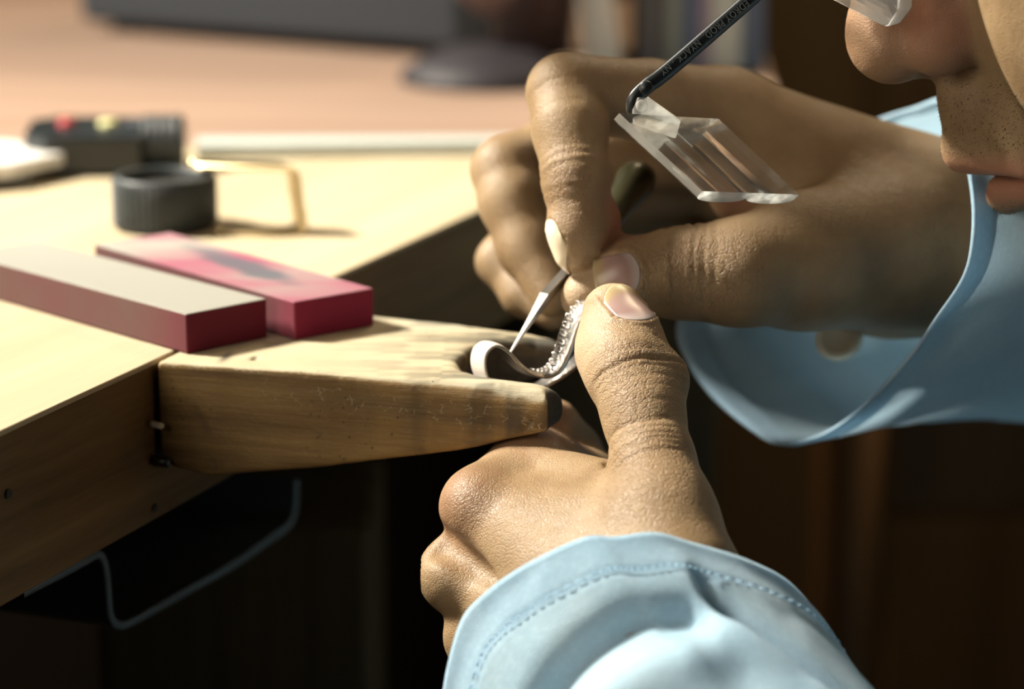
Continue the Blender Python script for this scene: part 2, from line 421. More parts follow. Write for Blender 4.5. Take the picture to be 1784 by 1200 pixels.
#==PART2==
# ------------------------------------------------------------------ the room
def plain_box(name, b, m, kind='structure', bev=0): 
    o = build(name, *boxv(*b, bev), m, smooth=False); tag(o, kind=kind); return o
plain_box('floor', (-200, 230, -180, 262, -97, -95), M['floor'])
plain_box('wall_back', (-200, 230, 260, 264, -95, 160), M['wall'])
plain_box('wall_left', (-204, -200, -180, 260, -95, 160), M['wall2'])
plain_box('wall_right', (230, 234, -180, 260, -95, 160), M['wall'])
plain_box('wall_front', (-200, 230, -184, -180, -95, 160), M['wall'])
plain_box('ceiling', (-204, 234, -184, 264, 160, 164), M['wall2'])
plain_box('baseboard_back', (-200, 230, 258.5, 260, -95, -84), M['brown'])

# ------------------------------------------------------------------ bench
E0 = np.array([-10.14, 54.33]); ED = unit([.3727, .9279]); EN = np.array([ED[1], -ED[0]])   # along the front edge, out of the bench
def bp(t, n=0.): return tuple(E0 + ED * t + EN * n)
tF = (87.6 - E0[1]) / ED[1]
bench = ghost('workbench', (-40, 70, -95), 'pale topped wooden workbench with a thick brown front edge carrying the wedge', 'workbench')
top_poly = [bp(-45), bp(tF), (-78, 87.6), (-78, bp(-45)[1])]
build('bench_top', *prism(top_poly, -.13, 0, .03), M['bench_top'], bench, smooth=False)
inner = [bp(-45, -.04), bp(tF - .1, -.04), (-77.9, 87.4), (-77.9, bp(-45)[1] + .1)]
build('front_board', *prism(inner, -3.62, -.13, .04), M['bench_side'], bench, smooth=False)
for lx, ly in ((-30, 20), (-74, 20), (-8, 82), (-74, 82)):
    build('leg', *boxv(lx - 4, lx + 4, ly - 4, ly + 4, -95, -9.5, .3), M['brown'], bench, smooth=False)
build('apron', *boxv(-76, -30, 80, 83, -13, -3.62, .1), M['brown'], bench, smooth=False)
def onface(px, py, off=0.):
    r = at(px, py, 1.0) - np.array([0, 0, CAMH]); q = np.append(E0 + EN * off, 0); n3 = np.append(EN, 0)
    t = (q - np.array([0, 0, CAMH])) @ n3 / (r @ n3); return np.array([0, 0, CAMH]) + r * t
for px, py, rr in ((13, 860, .10), (268, 884, .09)):
    c = onface(px, py, -.04)
    build('hole_disc', *lathe([(0, .046), (rr * .75, .046), (rr, .050), (rr * 1.12, .030)], 16, c, np.append(EN, 0)), M['black_rough'], bench)  # dark inside of a hole, put in as a proud black disc
# bent metal runner below the bench
rp = [(40, 1034), (70, 1018), (110, 998), (150, 976), (170, 966), (181, 976), (187, 1005), (190, 1045), (194, 1076), (208, 1089), (232, 1082), (300, 1044), (400, 988), (470, 940), (502, 916), (513, 895), (516, 868), (517, 835)]
crv = crom([onface(x, y, -1.2) for x, y in rp], 5)
runner = ghost('drawer_runner', crv[40] + np.array([-8, 3, -1]), 'dark bent metal tray runner hanging below the bench edge', 'runner')
IN = -np.append(EN, 0)
T = np.gradient(crv, axis=0); nrm = np.array([unit(np.cross(t, IN)) for t in T])
V = np.vstack([crv + nrm * .075, crv - nrm * .075, crv + nrm * .075 + IN * 22, crv - nrm * .075 + IN * 22]); n = len(crv)
F = [[i, i + 1, 2 * n + i + 1, 2 * n + i] for i in range(n - 1)] + [[n + i, 3 * n + i, 3 * n + i + 1, n + i + 1] for i in range(n - 1)]
build('channel_sheet', V, F, M['tray'], runner)
V = np.vstack([crv + nrm * .09 - IN * .03, crv - nrm * .09 - IN * .03, crv + nrm * .09 + IN * .05, crv - nrm * .09 + IN * .05])
F = [[i, i + n, i + n + 1, i + 1] for i in range(n - 1)] + [[i, i + 1, 2 * n + i + 1, 2 * n + i] for i in range(n - 1)] + [[n + i, 3 * n + i, 3 * n + i + 1, n + i + 1] for i in range(n - 1)]
build('rolled_edge', V, F, M['tray_edge'], runner)
a, b = onface(35, 1060, -1.6), onface(185, 985, -1.6)
dv = lambda t0, t1, n0, n1, z0, z1: prism([bp(t0, n0), bp(t1, n0), bp(t1, n1), bp(t0, n1)], z0, z1, .05)
build('drawer_face', *dv(.6, 2.9, -20.0, -2.4, -5.2, -3.9), mat('red_brown_wood', (.10, .03, .02), .6), runner, smooth=False)  # front of a shallow drawer, parented to the runner

# ------------------------------------------------------------------ bench pin (notched wedge)
def poly2(p, P):
    P = np.asarray(P, float); d = np.full(len(p), 1e18); s = np.ones(len(p))
    for i in range(len(P)):
        a = P[i]; b = P[i - 1]; e = b - a; w = p - a
        bb = w - e * np.clip((w @ e) / (e @ e), 0, 1)[:, None]; d = np.minimum(d, (bb * bb).sum(1))
        c1 = p[:, 1] >= a[1]; c2 = p[:, 1] < b[1]; c3 = e[0] * w[:, 1] > e[1] * w[:, 0]
        fl = (c1 & c2 & c3) | (~c1 & ~c2 & ~c3); s = np.where(fl, -s, s)
    return s * np.sqrt(d)
OUT = [(-7.73, 60.06), (-2.34, 58.52), (.74, 57.62), (1.22, 58.35), (1.34, 59.2), (1.35, 62.0), (1.0, 62.6), (-3.09, 64.42), (-5.54, 65.47)]
NOT = [(-1.18, 60.2), (-1.0, 59.45), (-.5, 58.98), (.1, 58.72), (.9, 58.36), (3, 57.9), (3, 63), (1.1, 62.1), (.5, 62.22), (-.3, 62.0), (-.85, 61.3)]
dents = [((673, 662), (655, 694), .13), ((738, 667), (726, 694), .10), ((627, 662), (623, 672), .06), ((700, 660), (701, 661), .07), ((857, 667), (862, 668), .06), ((442, 623), (446, 623), .08), ((606, 655), (602, 662), .05), ((760, 676), (757, 684), .05), ((790, 672), (786, 682), .045)]
dl = [(flat(*a, .03), flat(*b, -.02), r) for a, b, r in dents]
dl += [(flat(365, 808, 0) * 0 + np.array([-6.55, 59.66, -2.2]), np.array([-6.5, 59.66, -2.35]), .07), (np.array([-6.9, 59.76, -1.05]), np.array([-6.65, 59.7, -1.5]), .07),
       (np.array([-.9, 58.05, -1.25]), np.array([-.6, 57.97, -1.0]), .06), (np.array([.25, 57.75, -.95]), np.array([.4, 57.72, -.7]), .05), (np.array([-2.3, 58.45, -1.7]), np.array([-1.9, 58.36, -1.55]), .06)]
def pin_fn(p):
    x = p[:, 0]
    d2 = smax(poly2(p[:, :2], OUT), -poly2(p[:, :2], NOT), .35 )
    zb = np.interp(x, [-7.8, -7.4, -6.6, -3.6, -1.15, .4, 1.0, 1.4], [-2.15, -2.42, -2.56, -2.05, -1.52, -1.05, -.85, -.5])
    # the near arris is worn round towards the tip
    kr = .15 + .36 * sstep(x, -4.2, .6)
    near = sstep(60.2 - p[:, 1] + (x + 2) * -.2, -.3, .6)
    kr = .15 + (kr - .15) * (.35 + .65 * near)
    top = p[:, 2] + .08 * sstep(x, -.6, 1.5) + .02 * vnoise(p, 1.3)
    kr = np.maximum(kr, .02)
    d = smax(d2, top, kr)
    d = smax(d, (zb - p[:, 2]) * .97, .16)
    w = sstep(x, -6, -1)
    d = d + (.035 * vnoise(p * [1, 1, 2.5], 2.2, 3) + .018 * vnoise(p * [.6, 1, 3], 7, 4)) * (.25 + .75 * w)
    for a, b, r in dl: d = smax(d, -rc(p, a + [0, 0, .0], b, r * 1.25, r * .8), .03)
    return d
pin = ghost('bench_pin', (-4, 61, -2.5), 'worn pale wooden bench pin wedge with V notch, jutting from the bench', 'bench pin')
V, F = nets(pin_fn, (-8.1, 56.9, -2.9), (1.9, 66, .3), .05)
G = grad(pin_fn, V, .05)
wear = sstep(G[:, 2] + .25 * vnoise(V, 3, 8) + .18 * vnoise(V, 9, 5), .34, .62)
side_ = 0
band = np.exp(-((V[:, 2] + .62 + .05 * (V[:, 0] + 2)) / .22) ** 2) * sstep(V[:, 0], -6.5, -2)
scr = np.clip(band * 1.1 + .35 * (vnoise(V, .8, 9) > .1) * (wear < .5), 0, 1) * (1 - wear)
soot_shade = .95 * sstep(G[:, 0] + .15 * vnoise(V, 5), .30, .62) * sstep(V[:, 0], .4, .75)
inn = sstep(-poly2(V[:, :2], NOT), -.5, -.05) * sstep(-V[:, 2], .05, .5) * (G[:, 2] < .5); soot_shade = np.maximum(soot_shade, .75 * inn)  # notch walls darkened below the top: shade painted into the colour
for a, b, r in dl: soot_shade = np.maximum(soot_shade, .45 * np.exp(-(np.maximum(rc(V, a, b, .01, .01), 0) / (r * 1.1)) ** 2))  # shade of the dents painted in as darker colour
soot_shade = np.maximum(soot_shade, .85 * sstep(V[:, 0], -5.0, 1.2) * sstep(vnoise(V, 2.5, 41) + .6 * vnoise(V, 8, 42), -.35, .3))
pm = flat(393, 622); soot_shade = np.maximum(soot_shade, .85 * np.exp(-(((V[:, 0] - pm[0]) * .9 - (V[:, 1] - pm[1]) * .12) / .09) ** 2 - ((V[:, 1] - pm[1]) / .42) ** 2))
build('wedge_block', V, F, M['pin'], pin, attrs={'wear': wear, 'soot_shade': soot_shade, 'scr': scr})
c = onface(262, 738, .05)
build('wooden_peg', *tube(crom([c, c + np.array([.18, -.05, -.02]), c + np.array([.3, -.1, -.05])], 3), np.interp(np.linspace(0, 1, 7), [0, .8, 1], [.07, .075, .03]), 9), M['button'], pin)
c = onface(266, 803, .0)
build('steel_bolt', *tube([c, c + np.array([.06, -.02, 0]), c + np.array([.36, -.11, 0]), c + np.array([.40, -.12, 0])], [.10, .12, .12, .09], 14), M['dark_steel'], pin)['label'] = 'dark steel bolt stub'

# ------------------------------------------------------------------ rubber stones
def stone(name, A, ang, L, Wd, H, m, label):
    V, F = boxv(0, L, 0, Wd, 0, H, .035, 2); bm = fix(V, F)
    for x in np.linspace(.05, L - .05, 30): bmesh.ops.bisect_plane(bm, geom=list(bm.verts) + list(bm.edges) + list(bm.faces), plane_co=(x, 0, 0), plane_no=(1, 0, 0))
    for y in np.linspace(.05, Wd - .05, 10): bmesh.ops.bisect_plane(bm, geom=list(bm.verts) + list(bm.edges) + list(bm.faces), plane_co=(0, y, 0), plane_no=(0, 1, 0))
    for z in (.1, .4, .7): bmesh.ops.bisect_plane(bm, geom=list(bm.verts) + list(bm.edges) + list(bm.faces), plane_co=(0, 0, z * H), plane_no=(0, 0, 1))
    V, F = unbm(bm); V0 = V.copy()
    l = np.array([math.cos(ang), math.sin(ang), 0]); s = np.array([math.sin(ang), -math.cos(ang), 0])
    V = np.array([A[0], A[1], .012]) + V0[:, :1] * l + V0[:, 1:2] * s + V0[:, 2:] * [0, 0, 1]
    u = V0[:, 0] / L; w = V0[:, 1] / Wd
    topm = sstep(V0[:, 2], H - .03, H - .004)
    dust = (V0[:, 1] < .03).astype(float) * (.45 + .55 * sstep(V0[:, 0], .0, 1.6))
    sm = np.exp(-(((u - .48) / .36) ** 2)) * np.exp(-(((w - .62 - .35 * (u - .5)) / .27) ** 2))
    o = build(name, V, F, m, smooth=False, attrs={'topm': topm, 'dust': dust, 'smudge': sm})
    tag(o, label, 'polishing block', None); return o
stone('rubber_block', (-7.13, 60.60), 2.33, 8.9, 2.25, .90, M['stone_grey'], 'dark red polishing block with greyed dusty top, nearest and leftmost on the bench')
stone('rubber_block', (-4.86, 61.88), 2.27, 8.35, 2.22, .88, M['stone_red'], 'bright crimson polishing block with pink top and dark smudge, resting on the wooden wedge')

# ------------------------------------------------------------------ things at the back of the bench
loupe = ghost('folding_loupe', (-9.1, 75.6, 0), 'black knurled barrel loupe with brass strap frame standing behind the red blocks', 'loupe')
cb = np.array([-9.3, 74.9, 0]); R = 1.38; H = 1.42
build('barrel', *lathe([(R - .25, .1), (R - .1, 0), (R, .08), (R, H - .1), (R - .06, H), (R - .2, H), (R - .24, H - .12), (R - .28, .3)], 56, cb), M['black_rough'], loupe)
P = []
for i in range(44):
    for j in range(9):
        w = 2 * PI * (i + .5) / 44; z = .18 + j * .13; e = np.array([math.cos(w), math.sin(w), 0]); t_ = np.array([-e[1], e[0], 0]); c = cb + e * R + np.array([0, 0, z])
        P.append((np.array([c + t_ * .065, c + [0, 0, .05], c - t_ * .065, c - [0, 0, .05], c + e * .055]), [[0, 1, 4], [1, 2, 4], [2, 3, 4], [3, 0, 4]]))
tag(build('knurling', *join(P), M['black_rough'], loupe, smooth=False), kind='stuff')
build('lens', *lathe([(0, H - .42), (.5, H - .38), (R - .26, H - .3), (R - .26, H - .36), (0, H - .5)], 40, cb), M['steel'], loupe)
pts = [np.array(v) for v in [(-8.6, 75.3, 1.62), (-7.4, 74.8, 1.68), (-6.15, 74.4, 1.72), (-5.82, 74.25, 1.6), (-5.72, 74.2, .9), (-5.62, 74.1, .25), (-5.75, 74.05, .08), (-6.6, 73.9, .06), (-7.9, 74.1, .06)]]
cv = crom(pts, 5); wd_ = np.array([-.18, .45, 0]); T = np.gradient(cv, axis=0); nn = np.array([unit(np.cross(t, wd_)) for t in T]); V = []; n = len(cv)
for s_, q in ((1, 1), (1, -1), (-1, -1), (-1, 1)): V.append(cv + wd_ * s_ + nn * q * .05)
V = np.vstack(V); F = [[a * n + i, a * n + i + 1, ((a + 1) % 4) * n + i + 1, ((a + 1) % 4) * n + i] for a in range(4) for i in range(n - 1)] + [[0, n, 2 * n, 3 * n], [n - 1, 2 * n - 1, 3 * n - 1, 4 * n - 1]]
build('strap_frame', V, F, M['brass'], loupe)
build('pivot_screw', *lathe([(0, .12), (.12, .1), (.16, 0), (.16, -.1)], 14, (-8.5, 75.2, 1.66)), M['brass'], loupe)

dev = ghost('pocket_torch', (-12, 84.5, 0), 'black pocket device with red and yellow buttons and a ribbed right end', 'torch')
V, F = prism([(-14.4, 82.9), (-13.7, 82.2), (-10.9, 82.4), (-10.9, 86.0), (-13.9, 86.2), (-14.6, 85.4)], .02, 1.2, .12)
build('body', V, F, M['black'], dev, smooth=False)
V, F = lathe([(0, 0), (.72, 0), (.80, .06), (.80, .20), (.74, .24), (.80, .28), (.80, .42), (.74, .46), (.80, .5), (.80, .64), (.74, .68), (.80, .72), (.80, .86), (.74, .9), (.80, .94), (.80, 1.1), (.72, 1.2), (0, 1.2)], 32, (-10.95, 83.6, .84), (1, .03, 0))
build('ribbed_cap', V, F, M['black_rough'], dev)
build('red_button', *lathe([(0, .3), (.2, .28), (.26, .2), (.26, 0)], 20, (-13.35, 84.4, 1.1)), M['red'], dev)['label'] = 'red button'
build('yellow_button', *lathe([(0, .26), (.24, .24), (.3, .16), (.3, 0)], 20, (-12.1, 84.4, 1.1)), M['yellow'], dev)['label'] = 'yellow button'
build('grey_switch', *boxv(-11.6, -11.1, 84, 84.8, 1.05, 1.3, .06), M['grey'], dev, smooth=False)
M['pale_metal'] = mat('pale_aluminium', (.50, .54, .52), .5, .2)
gz = ghost('steel_gauge', (-14.6, 80.8, 0), 'bright steel gauge block lying at the left frame edge beside the black device', 'gauge')
V, F = prism([(-19, 85.6), (-14.9, 84.2), (-13.1, 82.2), (-14.3, 80.2), (-15.6, 79.6), (-19, 80.4)], .35, .75, .06); build('blade', V, F, mat('bright_gauge', (.74, .72, .68), .4, .1), gz, smooth=False)
V, F = prism([(-18.6, 82.6), (-14.6, 81.8), (-13.9, 81.2), (-14.4, 80.6), (-15.4, 80.0), (-18.6, 80.8)], 0.01, .3, .04); build('jaw', V, F, M['dark_steel'], gz, smooth=False)
o = build('steel_rule', *prism([(-9.6, 85.3), (9, 86.9), (9, 87.5), (-9.7, 86.9)], .01, .42, .04), mat('pale_aluminium', (.50, .54, .52), .5, .2), smooth=False)
tag(o, 'long pale metal straightedge lying along the far edge of the bench', 'rule')

desk = ghost('far_desk', (-30, 150, -95), 'rosy wooden desk standing behind the workbench, out of focus', 'desk')
build('desk_top', *prism([(-120, 88.4), (9, 88.4), (10.5, 126), (-120, 190)], -3.2, -.25, .1), M['pink_wood'], desk, smooth=False)
for lx, ly in ((-110, 95), (4, 96), (3, 118), (-110, 184)): build('leg', *boxv(lx - 3, lx + 3, ly - 3, ly + 3, -95, -3.2, .2), M['brown'], desk, smooth=False)
bx = ghost('equipment_case', (-6, 114, -.25), 'large dark grey equipment case standing on the far rosy desk', 'case')
fr = frame((-17.9, 117.2, -.25), unit((17.0, -9.4, 0)), unit((9.4, 17, 0)), np.array([0, 0, 1.]))
V, F = boxv(0, 18.2, 0, 9, .4, 16, .4, 3); build('housing', fr(V), F, M['grey'], bx)
V, F = boxv(.6, 17.6, -.15, 0, 12.5, 15.4, .05); build('front_panel', fr(V), F, M['black'], bx, smooth=False)
for fx in (1.5, 16.5): 
    for fy in (1.2, 8.6): V, F = lathe([(0, 0), (.6, 0), (.6, .45), (0, .45)], 16, (fx, fy, 0)); build('foot', fr(V), F, M['black'], bx)
st = ghost('instrument_stand', (1.2, 108, -.25), 'dark bronze column stand with round foot beside the grey case', 'stand')
dk = mat('dark_bronze', (.050, .030, .026), .45, .3)
build('round_foot', *lathe([(0, 1.2), (1.4, 1.2), (2.6, .7), (3.2, .3), (3.2, 0), (0, 0)], 44, (-.9, 103.4, -.25)), mat('foot_enamel', (.022, .018, .022), .6), st)
build('column', *tube([(.7, 104.6, .6), (1.2, 104.8, 8), (2.0, 105, 22)], [1.5, 1.6, 1.7], 24), dk, st)
build('carriage', *tube([(-2.6, 104.2, 4.4), (-1.0, 104.3, 3.2), (1.2, 104.6, 3.6)], [.8, 1.2, 1.3], 18), mat('bronze_knob', (.16, .10, .085), .5), st)
bc = [((2.9, .35, 9, 1.25, -.28), (.78, .78, .70), 'leftmost tall white folder, tilted, standing behind the hand'),
      ((4.7, .3, 9, 1.0, 0), (.10, .10, .10), 'black folder standing right of the tilted white one'),
      ((5.35, .5, 9.5, .95, 0), (.26, .29, .25), 'grey green folder between the black and blue ones'),
      ((6.3, .4, 9.3, .75, 0), (.10, .14, .22), 'navy blue folder standing among the upright folders'),
      ((6.95, .3, 9, .45, 0), (.34, .27, .33), 'thin mauve folder beside the navy one'),
      ((7.42, .4, 9.4, 1.1, 0), (.62, .64, .56), 'off white folder right of the mauve one'),
      ((8.55, .4, 9.1, .85, 0), (.13, .16, .22), 'rightmost slate blue folder in the upright row')]
for (x, dy, hh, w, tl), c_, lb in bc:
    q = 105 + dy
    r = ghost('folder', (x, q, -.25), lb, 'folder', 'folders upright on the far desk')
    V, F = boxv(0, w, 0, 7, .05, hh, .06); V[:, 0] += V[:, 2] * tl * .5 + x; V[:, 1] += q; V[:, 2] -= .25
    build('cover', V, F, mat('folder_cover', c_, .7), r, smooth=False)
    V, F = boxv(.12, w - .12, .15, 6.9, hh, hh + .08); V[:, 0] += V[:, 2] * tl * .5 + x; V[:, 1] += q; V[:, 2] -= .25
    build('paper', V, F, M['button'], r, smooth=False)

# ------------------------------------------------------------------ dark room behind on the right
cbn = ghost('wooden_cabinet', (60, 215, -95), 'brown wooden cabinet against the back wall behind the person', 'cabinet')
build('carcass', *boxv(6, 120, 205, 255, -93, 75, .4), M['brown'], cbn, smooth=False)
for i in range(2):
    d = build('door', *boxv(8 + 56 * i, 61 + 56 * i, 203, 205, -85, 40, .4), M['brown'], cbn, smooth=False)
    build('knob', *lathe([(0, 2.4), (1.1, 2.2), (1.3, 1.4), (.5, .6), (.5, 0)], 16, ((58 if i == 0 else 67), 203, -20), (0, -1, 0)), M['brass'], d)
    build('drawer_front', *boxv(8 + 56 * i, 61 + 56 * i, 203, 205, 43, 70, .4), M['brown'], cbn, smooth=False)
chw = wood_material('chair_wood', (.10, .045, .015), (.22, .11, .04), 2, .5, .0002, .5)
blocker = ghost('added_blocker', (-52, 74, 0), 'added unlit gooseneck-shaped lamp reaching over the hands from the left of the bench', 'blocker')  # added out of view so that its shadow falls on the far hand
build('base', *lathe([(0, 2.2), (3, 2.2), (6.2, 1.0), (6.5, 0), (0, 0)], 40, (-52, 74, 0)), M['black'], blocker)
build('neck', *tube(crom([(-52, 74, 2), (-53, 74, 20), (-42, 73, 38), (-18, 70, 34), (-4, 70, 26), (-1.3, 66.2, 14.5)], 8), .55, 14, up=(0, 1, 0)), M['dark_steel'], blocker)
LX = unit((-.12, -.04, -1))
build('shade', *lathe([(.0, -.2), (.9, -.1), (1.4, .3), (2.0, .9), (3.5, 2.4), (3.7, 2.9), (3.55, 2.85), (1.9, 1.1), (0, .7)], 40, (-1.3, 65.9, 13.6), LX), M['black'], blocker)
build('dummy_bulb', *lathe([(0, 2.8), (.8, 2.5), (1.1, 1.8), (.9, 1.2), (.5, .7)], 24, (-1.3, 65.9, 13.6), LX), M['white'], blocker)
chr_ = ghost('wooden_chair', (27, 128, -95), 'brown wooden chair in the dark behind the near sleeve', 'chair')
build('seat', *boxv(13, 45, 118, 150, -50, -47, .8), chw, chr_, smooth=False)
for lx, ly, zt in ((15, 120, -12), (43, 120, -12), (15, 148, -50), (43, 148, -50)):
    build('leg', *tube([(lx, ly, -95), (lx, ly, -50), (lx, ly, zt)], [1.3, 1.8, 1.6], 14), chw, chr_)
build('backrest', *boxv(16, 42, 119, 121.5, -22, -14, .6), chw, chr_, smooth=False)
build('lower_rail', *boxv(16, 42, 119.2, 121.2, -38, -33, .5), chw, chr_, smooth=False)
# ------------------------------------------------------------------ the person
# near (left) hand
LH = dict(
 th=[(at(1068, 548, 60.0), .665), (at(1097, 645, 59.0), .88), (at(1121, 720, 58.3), .80), (at(1138, 805, 57.6), .84), (at(1156, 900, 56.8), .98), (at(1185, 1010, 56.0), 1.25)],
 idx=[(at(838, 880, 59.4), .78), (at(935, 836, 61.0), 1.12), (at(1014, 860, 62.8), .98), (at(990, 790, 64.6), .72), (at(970, 735, 63.4), .50)],
 mid=[(at(800, 1000, 59.8), .80), (at(880, 990, 62.8), .85), (at(990, 985, 64.0), .82), (at(1040, 930, 62.6), .72), (at(1020, 880, 61.6), .6)],
 rng=[(at(838, 1110, 59.4), .78), (at(900, 1100, 62.6), .8), (at(1000, 1080, 63.6), .75), (at(1060, 1020, 62.2), .66), (at(1040, 980, 61.0), .55)],
 pky=[(at(900, 1200, 58.6), .68), (at(940, 1190, 61.2), .66), (at(1030, 1160, 62.0), .6), (at(1075, 1100, 61.0), .52), (at(1060, 1060, 60.2), .45)])
LW = at(1135, 1150, 55.8); LEL = np.array([16, 36, -20.])
def lh_fn(p):
    w = LW
    d = rc(p, LH['idx'][0][0], w, .72, 1.7)
    d = smin(d, rc(p, LH['mid'][0][0] + [.1, 0, 0], w + [0, 0, -.5], .74, 1.7), .5)
    d = smin(d, rc(p, LH['rng'][0][0] + [.1, 0, 0], w + [0, 0, -1.1], .7, 1.6), .5)
    d = smin(d, rc(p, LH['pky'][0][0], w + [0, .2, -1.6], .62, 1.4), .6)
    d = smin(d, rc(p, w, w + (LEL - w) * .35, 2.2, 2.5), .8)
    d = smin(d, rc(p, at(1100, 900, 58.4), at(960, 850, 60.0), 1.05, .85), .7)     # first web
    d = smin(d, rc(p, at(1120, 960, 57), at(870, 910, 59.3), 1.25, .75), .8)
    d = smin(d, rc(p, at(1000, 1080, 60.2), at(1120, 1120, 57.5), 1.6, 1.9), .8)      # palm
    d = smin(d, chain(p, LH['idx'], .25), .35)
    f = np.minimum(chain(p, LH['mid'], .25), np.minimum(chain(p, LH['rng'], .25), chain(p, LH['pky'], .25)))
    d = smin(d, f, .30)
    # knuckle heads and the hollow between them
    d = smin(d, sph(p, at(833, 884, 58.9), .72), .35)
    d = smin(d, sph(p, at(798, 1000, 59.3), .80), .35)
    d = smax(d, -rc(p, at(770, 950, 59.0), at(870, 1010, 57.9), .22, .10), .5)
    th = chain(p, LH['th'][3:], .5)
    d = smin(d, th, .55)
    t2 = chain(p, LH['th'][:4], .35)
    d = smin(d, t2, .22)
    d = smax(d, -rc(p, at(1078, 842, 57.2), at(1062, 806, 58.6), .05, .12), .14)
    # thumb tip pulp, pressed to the left; back of the joint
    d = smin(d, sph(p, at(1058, 612, 59.6), .64), .5)
    d = smin(d, sph(p, at(1108, 585, 59.5), .50), .4)
    d = smin(d, sph(p, at(1160, 660, 58.8), .45), .5)
    return d
# far (right) hand
RW = at(1655, 425, 65.5); REL = np.array([27, 88, -3.])
RH = dict(
 th=[(at(1035, 507, 61.9), .56), (at(1095, 482, 62.0), .80), (at(1190, 474, 62.0), 1.0), (at(1290, 474, 62.0), 1.10), (at(1400, 455, 63.0), 1.45), (at(1530, 440, 64.3), 1.8)],
 idx=[(at(1003, 440, 61.6), .44), (at(1006, 400, 61.6), .60), (at(1003, 310, 61.8), .72), (at(993, 225, 62.3), .80), (at(985, 160, 62.9), .86), (at(1130, 176, 63.8), .92), (at(1262, 212, 65.2), 1.20)],
 mid=[(at(962, 515, 64.8), .5), (at(920, 432, 65.4), .68), (at(893, 350, 65.8), .76), (at(880, 296, 66.2), .79), (at(960, 270, 67.2), .82), (at(1240, 258, 68.0), 1.0)],
 rng=[(at(965, 545, 66.4), .42), (at(915, 512, 67.0), .54), (at(874, 455, 67.6), .58), (at(935, 380, 68.6), .7), (at(1220, 300, 70.2), 1.0)],
 pky=[(at(1010, 520, 68.6), .4), (at(960, 470, 69.4), .5), (at(950, 420, 70), .55), (at(1020, 380, 70.8), .6), (at(1230, 350, 72), .9)])
def rh_fn(p):
    mc = RH['idx'][-1][0]
    d = rc(p, mc, at(1560, 362, 66.3), 1.2, 1.75)
    d = smin(d, rc(p, RH['mid'][-1][0], at(1570, 375, 67.5), 1.0, 1.5), .8)
    d = smin(d, rc(p, RH['rng'][-1][0], at(1580, 380, 68.6), 1.0, 1.6), .8)
    d = smin(d, rc(p, RH['pky'][-1][0], at(1590, 420, 69), .9, 1.5), .8)
    d = smin(d, rc(p, at(1560, 402, 66.3), RW, 2.05, 1.95), .9)
    d = smin(d, rc(p, RW, RW + (REL - RW) * .35, 2.0, 2.3), .9)
    d = smin(d, rc(p, at(1310, 330, 65.3), at(1450, 350, 65.6), .95, 1.5), 1.0)   # web between thumb and index
    d = smin(d, rc(p, at(1380, 480, 66.8), at(1540, 480, 66.8), 1.1, 1.4), .9)   # heel of the hand
    d = smin(d, chain(p, RH['th'][2:], .5), .7)
    d = smin(d, chain(p, RH['th'][:3], .35), .25)
    d = smin(d, sph(p, at(1012, 520, 61.8), .42), .35)
    d = smin(d, chain(p, RH['idx'][4:], .2), .4)
    f = chain(p, RH['idx'][:5], .25)
    d = smin(d, f, .12)
    f = np.minimum(smin(chain(p, RH['mid'][:4], .25), chain(p, RH['mid'][3:], .25), .15), np.minimum(chain(p, RH['rng'], .25), chain(p, RH['pky'], .25)))
    d = smin(d, f, .10)
    d = smin(d, sph(p, at(1045, 380, 62.3), .46), .5)
    return d
